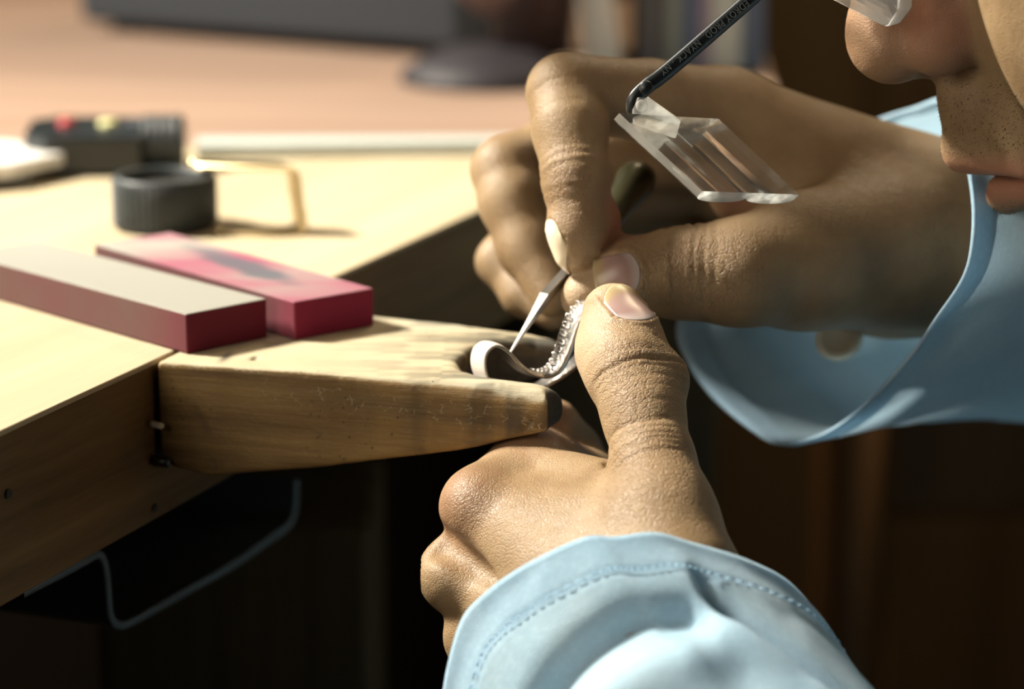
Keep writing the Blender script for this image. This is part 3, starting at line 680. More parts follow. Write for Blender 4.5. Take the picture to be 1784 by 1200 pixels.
# nails: frame (centre on the axis, tip direction, outward normal)
def nail(fn, c, tip, nor, L, Wd, over=0.0, lift=.035, nose=.25, base=.18, curve=.80):
    tip = unit(tip); nor = unit(nor - tip * (nor @ tip)); ac = np.cross(tip, nor); ns, nt = 17, 25
    S, Tt = np.meshgrid(np.linspace(-1, 1, ns), np.linspace(0, 1, nt)); S = S.ravel(); Tt = Tt.ravel()
    t0 = base * S ** 2 * L; t1 = L * (1 - nose * S ** 2)
    wd = Wd / 2 * (1 - .10 * (1 - Tt))
    ang = S * curve; Rr = wd / math.sin(curve) if curve > .1 else 1
    al = t0 + (t1 - t0) * Tt
    O = c + tip * (al - L / 2)[:, None] + ac * (Rr * np.sin(ang))[:, None] 
    dr = nor * np.cos(ang * .8)[:, None] + ac * np.sin(ang * .8)[:, None]
    # march inwards to the skin
    X = O + nor * (1.6 + 0 * ang)[:, None]; st = np.zeros(len(X))
    for _ in range(60): dd = fn(X); X = X - nor * (np.clip(dd, -.2, .3) * .8)[:, None]
    hgt = ((X - c) @ nor).reshape(nt, ns)
    dfin = fn(X).reshape(nt, ns)
    bad = (np.abs(dfin) > .03) | (hgt < -.2)
    for i in range(1, nt): 
        for j in range(ns):
            if bad[i, j]: hgt[i, j] = hgt[i - 1, j]
    med = np.median(hgt[:, ns // 2 - 2:ns // 2 + 3], axis=1)
    par = np.polyval(np.polyfit(np.arange(nt)[:nt * 3 // 4], med[:nt * 3 // 4], 1), np.arange(nt))
    drop = (Rr * (1 - np.cos(ang))).reshape(nt, ns)
    for _ in range(3):
        hp = np.pad(hgt, 1, 'edge'); hgt = (hp[:-2, 1:-1] + hp[2:, 1:-1] + hp[1:-1, :-2] + hp[1:-1, 2:] + 2 * hgt) / 6
    hh = .92 * hgt + .08 * (par[:, None] - drop)
    hh = hh + lift
    P = c + tip * (al - L / 2)[:, None] + ac * (Rr * np.sin(ang))[:, None] + nor * hh.ravel()[:, None]
    V = np.vstack([P, P - nor * .045]); n = ns * nt
    F = [[i * ns + j, i * ns + j + 1, (i + 1) * ns + j + 1, (i + 1) * ns + j] for i in range(nt - 1) for j in range(ns - 1)]
    F += [[n + q for q in f][::-1] for f in F]
    rim = [j for j in range(ns)] + [i * ns + ns - 1 for i in range(1, nt)] + [(nt - 1) * ns + j for j in range(ns - 2, -1, -1)] + [i * ns for i in range(nt - 2, 0, -1)]
    F += [[rim[i], n + rim[i], n + rim[(i + 1) % len(rim)], rim[(i + 1) % len(rim)]] for i in range(len(rim))]
    cl = np.stack([S, Tt, 0 * S], 1)
    def fold(p):      # raised skin round the sides and root of the nail
        q = p - c; a = q @ tip + L / 2; s = (q @ ac) / (Wd / 2); up = q @ nor
        e = np.maximum(np.abs(s) - 1, 0) * Wd / 2; b = np.maximum(-(a - base * L * np.clip(s, -1, 1) ** 2), 0)
        inside = (np.abs(s) < 1) & (a > base * L * s * s)
        edge = np.hypot(e, b)
        f = np.where(inside, -.01, .045 * np.exp(-((edge - .05) / .07) ** 2))
        return f * (up > -.05) * sstep(L * .98 - a, 0, .15) * (edge < .4) * (a > -.4)
    return V, F, {'tt': np.tile(Tt, 2), 'cl': np.tile(cl, (2, 1))}, fold
cz = at(0, 0, 1) * 0
def dirp(a, b): return unit(at(*b) - at(*a))
toc = lambda px, py, d: unit(np.array([0, 0, CAMH]) - at(px, py, d))
n1 = nail(lh_fn, at(1094, 548, 59.7), dirp((1124, 600, 59.4), (1074, 502, 60.1)), toc(1090, 545, 59.6) + np.array([.32, 0, .10]), 1.24, 1.07, nose=.36, base=.26)
n2 = nail(rh_fn, at(1075, 497, 62.0), dirp((1100, 490, 62.0), (1020, 502, 62.0)), toc(1060, 480, 61) + np.array([-.1, 0, .30]), 1.0, .95, nose=.06)
n3 = nail(rh_fn, at(1000, 432, 61.6), dirp((1004, 380, 61.6), (990, 480, 61.8)), np.array([-1.0, -.42, .10]), 1.15, .80, nose=.55, base=.25)
lh2 = lambda p: lh_fn(p) - n1[3](p)
rh2 = lambda p: rh_fn(p) - n2[3](p) - n3[3](p)

# head, in its own frame (f forward, l to its left, u up, origin under the nose)
HT = math.radians(15); HO = at(1645, 128, 60.2)
hf = np.array([-math.cos(HT), 0, -math.sin(HT)]); hu = np.array([-math.sin(HT), 0, math.cos(HT)]); hl = np.array([0, -1., 0])
def hw(f, l, u): return HO + hf * f + hl * l + hu * u
def head_fn(p):
    q0 = p - HO; f = q0 @ hf; l = q0 @ hl; u = q0 @ hu
    q = np.stack([f, np.abs(l), u], 1)
    d = ell(q, (-9.3, 0, 8.6), (9.2, 7.4, 8.4))
    d = smin(d, ell(q, (-5.2, 0, 2.2), (4.9, 5.9, 6.6)), 1.2)
    d = smin(d, rc(q, (-3.0, 0, -5.4), (-9.3, 5.0, -1.2), 1.3, 1.8), 1.2)
    d = smin(d, ell(q, (-4.7, 0, -2.2), (3.5, 3.9, 3.2)), 1.0)
    d = smin(d, sph(q, (-2.7, 0, -5.3), 1.25), .8)
    d = smin(d, rc(q, (-.62, 0, -.5), (-.50, 0, -1.4), .78, .82), .35)                # philtrum
    d = smin(d, rc(q, (-.62, 0, -.6), (-1.6, 1.5, -1.6), .75, .9), .5)
    d = smin(d, rc(q, (-.02, 0, -1.74), (-1.4, 2.1, -2.2), .46, .18), .28)            # upper lip
    low = rc(q, (-.72, 0, -2.86), (-1.75, 1.9, -2.62), .46, .16)
    d = smax(d, -rc(q, (.25, 0, -2.36), (-1.75, 2.6, -2.42), .10, .05), .16)
    d = smin(d, low, .12)
    ck = ell(q, (-4.3, 3.3, 1.4), (3.6, 2.7, 4.6))
    ck = smin(ck, sph(q, (-2.6, 2.55, -1.9), .9), 1.2)
    d = smin(d, ck, .55)
    d = smin(d, rc(q, (-2.2, 4.0, 3.9), (-5.5, 5.9, 4.4), 1.1, 1.2), 1.2)
    nose = rc(q, (-.2, 0, 5.6), (.85, 0, 1.5), .62, .80)
    nose = smin(nose, sph(q, (.98, 0, 1.02), .88), .4)
    nose = smin(nose, sph(q, (.92, .32, .86), .70), .35)
    nose = smin(nose, ell(q, (.0, .98, .78), (.78, .58, .68)), .28)
    nose = smin(nose, rc(q, (.9, 0, .55), (-.3, 0, .15), .38, .35), .2)
    nose = smin(nose, rc(q, (-.3, .5, 5.2), (-.6, 1.0, 1.6), .6, .8), .6)
    d = smin(d, nose, .30)
    d = smax(d, -rc(q, (.55, .58, .02), (-.05, .72, .10), .20, .27), .12)           # nostrils
    d = smax(d, -rc(q, (.05, .66, .2), (-.5, .8, 1.0), .25, .2), .08)
    d = smax(d, -ell(q, (.4, 3.1, 5.0), (1.7, 1.9, 1.35)), 1.0)                      # sockets
    d = smin(d, rc(q, (-.35, .8, 6.4), (-1.9, 4.7, 6.5), .75, .75), .9)              # brow
    lid = smax(sph(q, (-1.55, 3.15, 4.9), 1.32), -rc(q, (-.3, 2.3, 4.62), (-.5, 4.1, 4.62), .16, .16), .08)
    d = smin(d, lid, .25)
    ear = smax(ell(q, (-9.3, 7.35, 3.6), (1.7, .55, 3.1)), -ell(q, (-9.0, 7.9, 4.0), (1.0, .45, 1.9)), .2)
    d = smin(d, ear, .3)
    d = smin(d, rc(q, (-9.8, 0, 0), (-13.5, 0, -9.5), 5.4, 5.9), 1.5)
    return d
SHL = np.array([37, 42, -1.]); SHR = np.array([43, 76, 3.])
NB = hw(-13.5, 0, -9.5)
def torso_fn(p, g=0.):
    d = rc(p, NB, np.array([34, 60, -12]), 5.9 + g, 13 + g)
    d = smin(d, rc(p, SHL, SHR, 6.2 + g, 6.2 + g), 4)
    d = smin(d, rc(p, (38, 52, -14), (38, 68, -14), 12 + g, 12 + g), 5)
    d = smin(d, rc(p, (40, 54, -36), (40, 66, -36), 12.5 + g, 12.5 + g), 5)
    return d
def low_fn(p, g=0.):
    d = None
    for y in (52, 70):
        e = smin(rc(p, (42, y, -44), (4, y - (4 if y < 60 else -5), -43), 8.2 + g, 6 + g), rc(p, (4, y - (4 if y < 60 else -5), -43), (10, y, -86), 5.6 + g, 4.2 + g), 3)
        d = e if d is None else smin(d, e, 2)
    return d
def arms_fn(p, g=0.):
    d = smin(rc(p, LW + (LEL - LW) * .30, LEL, 2.5 + g, 3.4 + g), rc(p, LEL, SHL, 3.6 + g, 5.4 + g), 2)
    e = smin(rc(p, RW + (REL - RW) * .30, REL, 2.3 + g, 3.2 + g), rc(p, REL, SHR, 3.4 + g, 5.4 + g), 2)
    return np.minimum(d, e)
def body_fn(p):
    d = smin(torso_fn(p), arms_fn(p), 3)
    d = smin(d, low_fn(p), 4)
    for y in (50, 72): d = smin(d, rc(p, (11, y, -88), (-6, y, -92), 4, 2.6), 2)
    return d
parts = []
# thumb-back wrinkles etc. are real relief on the hand meshes
def finger_coords(V, J, G):
    """(along, around*r) of the nearest point of a joint chain and how far round the back it is"""
    best = np.full(len(V), 1e9); A = np.zeros(len(V)); U = np.zeros((len(V), 3)); s0 = 0
    for (a, ra), (b, rb) in zip(J, J[1:]):
        e = b - a; L = np.linalg.norm(e); t = np.clip((V - a) @ e / (L * L), 0, 1); q = V - (a + t[:, None] * e); dd = np.linalg.norm(q, axis=1) - (ra + (rb - ra) * t)
        m = dd < best; best[m] = dd[m]; A[m] = (s0 + t * L)[m]; U[m] = q[m]; s0 += L
    return A, U, best
def crease(V, G, J, at_s, nor, width, depth, wob=.06, half=.9, seed=0, power=1.):
    A, U, b = finger_coords(V, J, G)
    nor = unit(nor); Un = U / (np.linalg.norm(U, axis=1)[:, None] + 1e-9); back = Un @ nor
    m = sstep(back, 1 - half, 1 - half + .35) * (b < .35)
    x = A - at_s + wob * vnoise(V, 1.6, seed) * 2 + .03 * vnoise(V, 6, seed + 3)
    return -depth * np.exp(-(x / width) ** 2) * m
def hand(fn, J, box, h, redp, litp, creases, wrz):
    V, F = nets(fn, *box, h); G = grad(fn, V, .03)
    disp = np.zeros(len(V))
    for c in creases: disp += crease(V, G, *c)
    disp += .012 * vnoise(V, 1.7, 2)
    V2 = V + G * disp[:, None]
    red = np.zeros(len(V)); pale = np.zeros(len(V)); wr = np.full(len(V), .18)
    for c, r, a in redp: red = np.maximum(red, a * np.exp(-((np.linalg.norm(V - c, axis=1) / r) ** 2)))
    for c, r, a in litp: pale = np.maximum(pale, a * np.exp(-((np.linalg.norm(V - c, axis=1) / r) ** 2)))
    for c, r, nn, a in wrz: wr = np.maximum(wr, a * np.exp(-((np.linalg.norm(V - c, axis=1) / r) ** 4)) * sstep(G @ unit(nn), -.1, .45))
    A, U, b = finger_coords(V, J, G)
    e = unit(J[0][0] - J[-1][0]); x = np.cross(e, (0, 1, 0.2)); x = unit(x)
    fc = np.stack([V @ e * 1.5, V @ x, V @ np.cross(e, x)], 1)
    return V2, F, dict(fc=fc, wr=wr, red=np.clip(red, 0, 1), pale=np.clip(pale, 0, 1), stub=np.zeros(len(V)))
tc = toc(1120, 650, 59)
Jt = LH['th']; nb_ = tc + np.array([.25, 0, .15])
box = (np.array([-1.9, 50, -8.5]), np.array([6.2, 65.5, 3.2]))
# distances along the thumb chain from its tip
lens = np.cumsum([0] + [np.linalg.norm(Jt[i + 1][0] - Jt[i][0]) for i in range(len(Jt) - 1)])
s_ip = lens[1]
cr = [(Jt, s_ip + x, nb_, w, d, .05, 1.0, i) for i, (x, w, d) in enumerate([(-.02, .045, .034), (-.30, .04, .012), (.14, .035, .016), (.40, .045, .034), (.56, .035, .014), (.80, .04, .012), (1.05, .04, .012), (1.4, .05, .010), (-.16, .03, .014)])]
cr += [(Jt, s_ip + 1.75 + .16 * i, toc(1100, 780, 58) + np.array([-.75, 0, .0]), .045, .020, .12, 1.0, 20 + i) for i in range(7)]
hL = hand(lh2, Jt, box, .052, [(at(1040, 600, 59.5), .8, .12), (at(800, 880, 59), 1.0, .18), (at(930, 780, 61), 1.2, .22), (at(960, 700, 62), 1.0, .5)], [(at(1035, 620, 59.6), 1.1, .8), (at(1060, 520, 60), .6, .6)], cr,
          [(at(1140, 690, 58.2), 1.5, tc, 1.0), (at(1130, 600, 59), .8, tc, .7), (at(1180, 850, 57), 1.9, tc, .8), (at(1110, 800, 57.4), 1.0, tc + np.array([-.6, 0, 0]), .8), (at(900, 930, 58.6), 2.2, tc, .38)])
Ji = RH['idx'][:5]; li = np.cumsum([0] + [np.linalg.norm(Ji[i + 1][0] - Ji[i][0]) for i in range(len(Ji) - 1)])
tn = np.array([-.7, -.7, .1])
Jr = RH['th']; lr = np.cumsum([0] + [np.linalg.norm(Jr[i + 1][0] - Jr[i][0]) for i in range(len(Jr) - 1)])
cr = [(Ji, li[2] + x, tn, .05, d, .04, 1.0, 40 + i) for i, (x, d) in enumerate([(-.14, .040), (.06, .040), (.22, .028), (-.36, .022), (-.62, .016), (.45, .014)])]
cr += [(Ji, li[4] + x, tn, .06, d, .06, .9, 50 + i) for i, (x, d) in enumerate([(-.25, .016), (-.9, .012)])]
cr += [(Jr, lr[2] + x, np.array([.1, -.7, .7]), .05, d, .08, 1.0, 60 + i) for i, (x, d) in enumerate([(-.22, .04), (.0, .05), (.2, .045), (.42, .035), (.62, .025)])]
box2 = (np.array([-1.8, 57.5, -2.6]), np.array([13.6, 76, 7.4]))
hR = hand(rh2, RH['th'], box2, .075, [(at(1045, 380, 62.2), .75, .75), (at(1040, 320, 62.4), .6, .4), (at(1250, 360, 64), .8, .6)], [(at(1000, 490, 61), .8, .7), (at(1000, 440, 61.8), .5, .5)], cr,
          [(at(1000, 320, 61.6), 1.0, tn, .7), (at(1210, 470, 61), 1.6, np.array([0, -1, .2]), .9), (at(1400, 400, 63), 2.5, np.array([0, -1, .2]), .35)])
parts += [hL, hR]
hb = (HO + np.array([-3.4, -9.2, -8.0]), HO + np.array([24, 9.2, 20]))
Vh, Fh = nets(head_fn, *hb, .135)
Gh = grad(head_fn, Vh, .03); q0 = Vh - HO; hfv = q0 @ hf; hlv = q0 @ hl; huv = q0 @ hu
lipm = np.exp(-((huv + 2.35 + .0 * hfv) / .62) ** 4) * sstep(hfv, -1.9, -1.2) * (np.abs(hlv) < 2.4)
redh = np.clip(.42 * lipm + .40 * np.exp(-(((hfv + .05) / .8) ** 2 + ((np.abs(hlv) - 1.1) / .8) ** 2 + ((huv - 1.4) / .8) ** 2)) + .15 * (huv > 0) * (hfv > -.5), 0, 1)
stub = sstep(hfv, -9, -4) * sstep(-huv, -.1, .35) * (1 - lipm) * (1 - sstep(np.abs(hlv), 3.2, 5.0) * (huv > -3))
disp = .02 * vnoise(Vh, 1.1, 4) + .006 * vnoise(Vh, 5, 6)
parts.append((Vh + Gh * disp[:, None], Fh, dict(fc=Vh * .6, wr=np.full(len(Vh), .10), red=redh, pale=np.zeros(len(Vh)), stub=stub)))
Vb, Fb = nets(body_fn, (-12, 34, -97), (62, 98, 10), .9)
z = np.zeros(len(Vb)); parts.append((Vb, Fb, dict(fc=Vb, wr=z, red=z, pale=z, stub=z)))
n = 0; VV = []; FF = []; AA = {k_: [] for k_ in ('fc', 'wr', 'red', 'pale', 'stub')}
for V, F, A in parts:
    VV.append(V); FF.append(F + n); n += len(V)
    for k_ in AA: AA[k_].append(A[k_])
person = ghost('person', (38, 60, -95), 'person in a pale blue shirt bending over the bench, hands working on a ring', 'person')
build('body', np.vstack(VV), np.vstack(FF), M['skin'], person, attrs={k_: np.concatenate(v) for k_, v in AA.items()})
build('thumb_nail', *n1[:2], M['nail'], person, attrs=n1[2])
build('thumb_nail', *n2[:2], M['nail'], person, attrs=n2[2])
build('long_nail', *n3[:2], M['nail_white'], person, attrs=n3[2])['label'] = 'long pale index fingernail'
for s_ in (-1, 1):
    e = build('eye', *lathe([(1.2 * math.sin(w), -1.2 * math.cos(w)) for w in np.linspace(.001, PI - .001, 20)], 28, hw(-1.55, 3.15 * s_, 4.9), hf * .9 - hu * .35), M['white'], person)
    build('iris', *lathe([(0, 1.235), (.3, 1.225), (.58, 1.08), (.62, 1.02)], 24, hw(-1.55, 3.15 * s_, 4.9), hf * .9 - hu * .35), M['hair'], e)
    build('eyebrow', *tube([hw(.25, 1.2 * s_, 6.6), hw(.1, 2.6 * s_, 7.0), hw(-.9, 4.6 * s_, 6.8)], [.25, .35, .15], 10, .5), M['hair'], person)
def hair_fn(p):
    q0 = p - HO; f = q0 @ hf; l = np.abs(q0 @ hl); u = q0 @ hu; q = np.stack([f, l, u], 1)
    d = ell(q, (-9.5, 0, 8.9), (9.7, 8.0, 9.2)) + .15 * vnoise(q * [1, 4, 1], 1.5)
    cut = np.maximum(f * .85 - u * .55 + 7.6 , -(u - 1.5) - .3 * (f + 9))
    return smax(d, cut, .6)
V, F = nets(hair_fn, HO + np.array([-4, -9.5, -4]), HO + np.array([26, 9.5, 22]), .5)
build('hair', V, F, M['hair'], person)
# stubble: short real hairs on the lip, chin and jaw that faces the light
cand = np.where((stub > .6) & (hlv > -1.2) & (hfv > -5) & (huv > -6))[0]; cand = rng.choice(cand, min(3000, len(cand)), replace=False)
P = []; VS = []; FS = []
for i, j in enumerate(cand):
    jt = rng.normal(0, .07, 3); c = Vh[j] + jt - Gh[j] * (jt @ Gh[j]) - Gh[j] * .008; g = unit(Gh[j] + np.array([0, 0, -.9]) + rng.normal(0, .25, 3)); a = unit(np.cross(g, (0.3, .5, .8))); b = np.cross(g, a); r = .0065; L = rng.uniform(.03, .075)
    VS += [c + a * r, c - a * .5 * r + b * .87 * r, c - a * .5 * r - b * .87 * r, c + g * L]; FS += [[4 * i, 4 * i + 1, 4 * i + 3], [4 * i + 1, 4 * i + 2, 4 * i + 3], [4 * i + 2, 4 * i, 4 * i + 3]]
tag(build('stubble', VS, FS, M['hair'], person, smooth=False), kind='stuff')

# shirt ---------------------------------------------------------------
def shirt_fn(p):
    d = smin(torso_fn(p, .9), smin(rc(p, LEL, SHL, 4.7, 6.3), rc(p, REL, SHR, 4.7, 6.3), 1), 2.5)
    d = smax(d, rc(p, NB + (NB - np.array([34, 60, -12])) * -.1, hw(-9.8, 0, 0), 6.4, 7.4) * -1, 1)
    d = smax(d, -44 - p[:, 2], .5)
    return d + .5 * vnoise(p, .22, 5) + .25 * vnoise(p, .5, 6)
V, F = nets(shirt_fn, (8, 30, -48), (66, 98, 14), .7)
shirt = build('shirt', V, F, M['shirt'], person, attrs={'cl': V})
def trouser(p): return smax(low_fn(p, .9) + .3 * vnoise(p, .3), -88 - p[:, 2], .5)
V, F = nets(trouser, (-14, 34, -92), (62, 90, -30), .9); build('trousers', V, F, M['denim'], person)
for y in (50, 72):
    fn = lambda p: smax(smin(rc(p, (12, y, -90), (-7, y, -92), 4.8, 3.4), rc(p, (11, y, -86), (11, y, -90), 4.9, 4.9), 2), -95 - p[:, 2], .4)
    V, F = nets(fn, (-14, y - 8, -97), (20, y + 8, -80), .6); build('shoe', V, F, M['black'], person)
def sleeve(name, RIM, axis0, axis1, r0, r1, folds, m, thick=.09, ns=150, extra=None, L=None, stitch=.85, nr=None):
    """RIM: closed loop of rim points; the cloth runs from it to circles about axis0->axis1"""
    RIM = np.asarray(RIM); nphi = len(RIM); ax = unit(axis1 - axis0); Ltot = np.linalg.norm(axis1 - axis0)
    cen = RIM.mean(0)
    r = RIM - axis0; r = r - (r @ ax)[:, None] * ax; ru = r / np.linalg.norm(r, axis=1)[:, None]
    V = []; cl = []
    arc = np.concatenate([[0], np.cumsum(np.linalg.norm(np.diff(RIM, axis=0), axis=1))])
    S = np.concatenate([np.linspace(0, .5, ns // 2), np.linspace(.5, 1, ns // 3)[1:]])
    for s in S:
        c = axis0 + ax * s * Ltot; rad = r0 + (r1 - r0) * s
        circ = c + ru * rad
        b = sstep(np.array([s]), 0, .45)[0] if nr is None else sstep(np.array([s]), 0, nr)[0]
        line = RIM + ax * s * Ltot
        P = line * (1 - b) + circ * b
        V.append(P); cl.append(np.stack([arc, np.full(nphi, s * Ltot), 0 * arc], 1))
    V = np.array(V); cl = np.array(cl)
    # outward normals by finite differences
    du = np.roll(V, -1, 1) - np.roll(V, 1, 1); dv = np.gradient(V, axis=0); Nn = np.cross(du, dv); Nn /= np.linalg.norm(Nn, axis=2)[..., None] + 1e-9
    if ((V - V.mean(1, keepdims=True)) * Nn).sum() < 0: Nn = -Nn
    dist = cl[..., 1]; hh = folds(V.reshape(-1, 3), cl.reshape(-1, 3)).reshape(V.shape[:2])
    hh = hh - .035 * np.exp(-((dist - stitch) / .05) ** 2) + .03 * np.exp(-((dist - .03) / .06) ** 2)
    V = V + Nn * hh[..., None]
    Vi = V - Nn * thick
    nS = len(S); n = nS * nphi; Vall = np.vstack([V.reshape(-1, 3), Vi.reshape(-1, 3)])
    i, j = np.meshgrid(np.arange(nS - 1), np.arange(nphi), indexing='ij'); i = i.ravel(); j = j.ravel(); j2 = (j + 1) % nphi
    Fo = np.stack([i * nphi + j, i * nphi + j2, (i + 1) * nphi + j2, (i + 1) * nphi + j], 1)
    jj = np.arange(nphi); j3 = (jj + 1) % nphi
    rimf = np.stack([jj, jj + n, j3 + n, j3], 1)
    hem = int((S * Ltot < stitch * 1.02).sum())
    F = np.vstack([Fo, (Fo[:, ::-1] + n)[i < hem], rimf])
    return build(name, Vall, F, m, shirt, attrs={'cl': np.vstack([cl.reshape(-1, 3)] * 2)})
# near sleeve
A0 = at(1105, 1200, 56.2); AX = unit(LEL + np.array([-1., 0, 1.]) - A0)
e1 = unit(np.cross(AX, (0, 0, 1.))); e2 = np.cross(e1, AX)
if e2[2] < 0: e2 = -e2
rimq = [(772, 1215, 55.4), (800, 1090, 55.2), (845, 1033, 54.9), (915, 984, 54.6), (1015, 937, 54.4), (1070, 935, 54.3), (1140, 928, 54.3), (1200, 944, 54.4), (1300, 975, 54.7), (1380, 1020, 55.4), (1436, 1100, 56.6), (1440, 1200, 57.6), (1400, 1320, 58.4), (1250, 1420, 58.8), (1050, 1430, 58.6), (880, 1370, 57.8), (790, 1290, 56.6)]
ph = np.linspace(0, 2 * PI, 260, endpoint=False)
RR = 3.75 + .22 * np.cos(2 * ph + .4) + .08 * np.cos(5 * ph + 1)
kink = np.interp(ph, np.radians([0, 35, 62, 80, 100, 118, 140, 165, 200, 360]), [.0, .05, .10, .02, .16, .03, .14, .02, 0, 0])
rim = crom([at(*q) for q in rimq], 16, True); rim = rim[::-1]
def fold_near(V, cl):
    q = V - A0; x = q @ e1; s = cl[:, 1]; y = q @ e2; phi = np.arctan2(y, x)
    h = .10 * vnoise(V, .9, 11) + .05 * vnoise(V * [1, 1, 1], 2.2, 12)
    pk = .035 * vnoise(np.stack([cl[:, 0] * 3.2, s * .9, 0 * s], 1), 1., 13) * np.exp(-((s - .85) / .5) ** 2) * 2
    h = h + pk
    X = V[:, 0]; near = V[:, 2] > rim[:, 2].mean() - .8
    c1 = 2.0 + .10 * (X - 2.6) ** 2 + .2 * vnoise(V, .8, 14)
    m1 = sstep(X, -.9, .4) * (1 - sstep(X, 3.2, 4.4)) * near
    h = h - .50 * np.exp(-((s - c1) / .42) ** 2) * m1 + .40 * np.exp(-((s - c1 - 1.15) / .6) ** 2) * m1
    c2 = 1.15 + (X - 3.6) * .95
    m2 = sstep(X, 3.3, 3.9) * near
    h = h - .42 * np.exp(-((s - c2) / .34) ** 2) * m2 + .25 * np.exp(-((s - c2 - .9) / .5) ** 2) * m2
    return h * sstep(s, .0, .35)
sl = sleeve('sleeve', rim, A0, LEL + np.array([-1., 0, 1.]), 4.2, 5.2, fold_near, M['shirt'], ns=240)
# stitches along the hem
P = []
NR = len(rim)
for i in range(0, NR, 3):
    def pt(j): j = j % NR; return rim[j] + AX * .85 + (rim[j] - A0) * .0
    a, b = pt(i), pt(i + 2); o_ = unit(a - (A0 + AX * ((a - A0) @ AX)))
    P.append(tube([a + o_ * .02, (a + b) / 2 + o_ * .045, b + o_ * .02], .018, 6))
tag(build('stitching', *join(P), M['shirt'], shirt), kind='stuff')
# far sleeve
rimp = [(1535, 206, 70), (1592, 188, 69.2), (1645, 172, 67.6), (1668, 215, 64.4), (1692, 320, 61.4), (1697, 400, 60.6), (1682, 480, 60.5), (1630, 560, 61.0), (1588, 620, 62.5), (1510, 705, 64), (1435, 758, 65), (1360, 774, 66), (1310, 750, 66.8), (1240, 690, 67.6), (1195, 625, 68.2), (1180, 565, 68.8), (1220, 480, 69.6), (1300, 380, 70.4), (1400, 290, 71), (1470, 235, 70.8)]
rim2 = crom([at(*q) for q in rimp], 12, True)
RA = at(1590, 462, 66); RB = REL + (REL - RA) * .1 + np.array([0, 0, .8])
def fold_far(V, cl): return (.16 * vnoise(V, .6, 21) + .08 * vnoise(V, 1.5, 22)) * sstep(cl[:, 1], 0, .3)
sleeve('sleeve', rim2, RA, RB, 4.6, 5.4, fold_far, M['shirt'], ns=110, nr=.4)
bt = at(1462, 592, 66.6)
b = build('button', *lathe([(0, .10), (.34, .10), (.40, .16), (.52, .14), (.56, .05), (.52, 0), (0, 0)], 32, bt, unit(toc(1462, 592, 66) + np.array([-.2, 0, .5]))), M['button'], shirt); b['label'] = 'cream cuff button'

stool = ghost('work_stool', (46, 60, -95), 'low wooden stool under the seated person', 'stool')
build('seat', *lathe([(0, 0), (17, 0), (18, 1), (18, 3), (17, 4), (0, 4)], 40, (46, 61, -57.5)), M['brown'], stool)
for w in (.8, 2.4, 3.9, 5.5): build('leg', *tube([(46 + 17 * math.cos(w), 61 + 17 * math.sin(w), -95), (46 + 13 * math.cos(w), 61 + 13 * math.sin(w), -57.5)], [1.4, 1.8], 12), M['brown'], stool)

# ------------------------------------------------------------------ ring and graver
rg = ghost('silver_ring', at(930, 660, 61.3), 'silver ring with engraved wavy band held under the near thumb at the notch', 'ring')
pp = [(860, 672, 60.9), (849, 652, 60.8), (846, 630, 60.8), (852, 611, 60.8), (867, 603, 60.8), (885, 612, 60.8), (905, 633, 60.8), (925, 650, 60.9), (950, 657, 61), (975, 648, 61), (993, 618, 61), (1006, 582, 61), (1022, 550, 61), (1045, 535, 61), (1058, 556, 61.2), (1045, 592, 61.9), (1005, 638, 62.5), (965, 664, 62.8), (925, 684, 62.6), (885, 688, 61.7)]
cv = crom([at(*q) for q in pp], 8, True); n = len(cv)
T = np.roll(cv, -1, 0) - np.roll(cv, 1, 0); wdir = unit(at(812, 624, 61.6) - at(849, 634, 60.8))
wdir = unit(wdir); nn = np.array([unit(np.cross(t, wdir)) for t in T])
a_ = np.arange(n) / n
wid = np.interp(a_, [0, .2, .4, .55, .65, .72, .9, 1], [.62, .62, .50, .66, .7, .4, .4, .62])
th_ = np.interp(a_, [0, .3, .5, .7, .85, 1], [.06, .07, .11, .15, .08, .06])
V = []; nw = 14
for j in range(nw):
    w = j / (nw - 1); prof = math.sin(PI * w) ** .5
    eng = .022 * np.abs(vnoise(cv * 1.0 + w * np.array([2.3, 1.1, .6]), 7, 31)) * ((w > .12) & (w < .88)) * sstep(a_, .38, .44) * 2
    V.append(cv + wdir * (wid * w)[:, None] - nn * 0 + nn * (th_ * (.35 + .65 * prof) + eng)[:, None])
for j in range(nw - 1, -1, -1):
    w = j / (nw - 1); V.append(cv + wdir * (wid * w)[:, None] - nn * (th_ * .4)[:, None])
V = np.vstack(V); R_ = 2 * nw
F = [[a * n + i, a * n + (i + 1) % n, ((a + 1) % R_) * n + (i + 1) % n, ((a + 1) % R_) * n + i] for a in range(R_) for i in range(n)]
o = build('band', V, F, [M['silver'], M['scratch_white']], rg)
for a in range(nw - 1):
    for i in list(range(n - 6, n)) + list(range(0, 36)): o.data.polygons[a * n + i].material_index = 1
P = []
for i in list(range(60, 100, 3)):
    c = cv[i] + wdir * wid[i] * .5 + nn[i] * (th_[i] + .03); t = unit(T[i]); 
    P.append(tube([c + t * (.05 * math.cos(w) + .04 * math.sin(w)) + wdir * .16 * math.sin(w) for w in np.linspace(0, 2 * PI, 11)], .013, 6))
tag(build('engraving', *join(P), M['silver'], rg), kind='stuff')

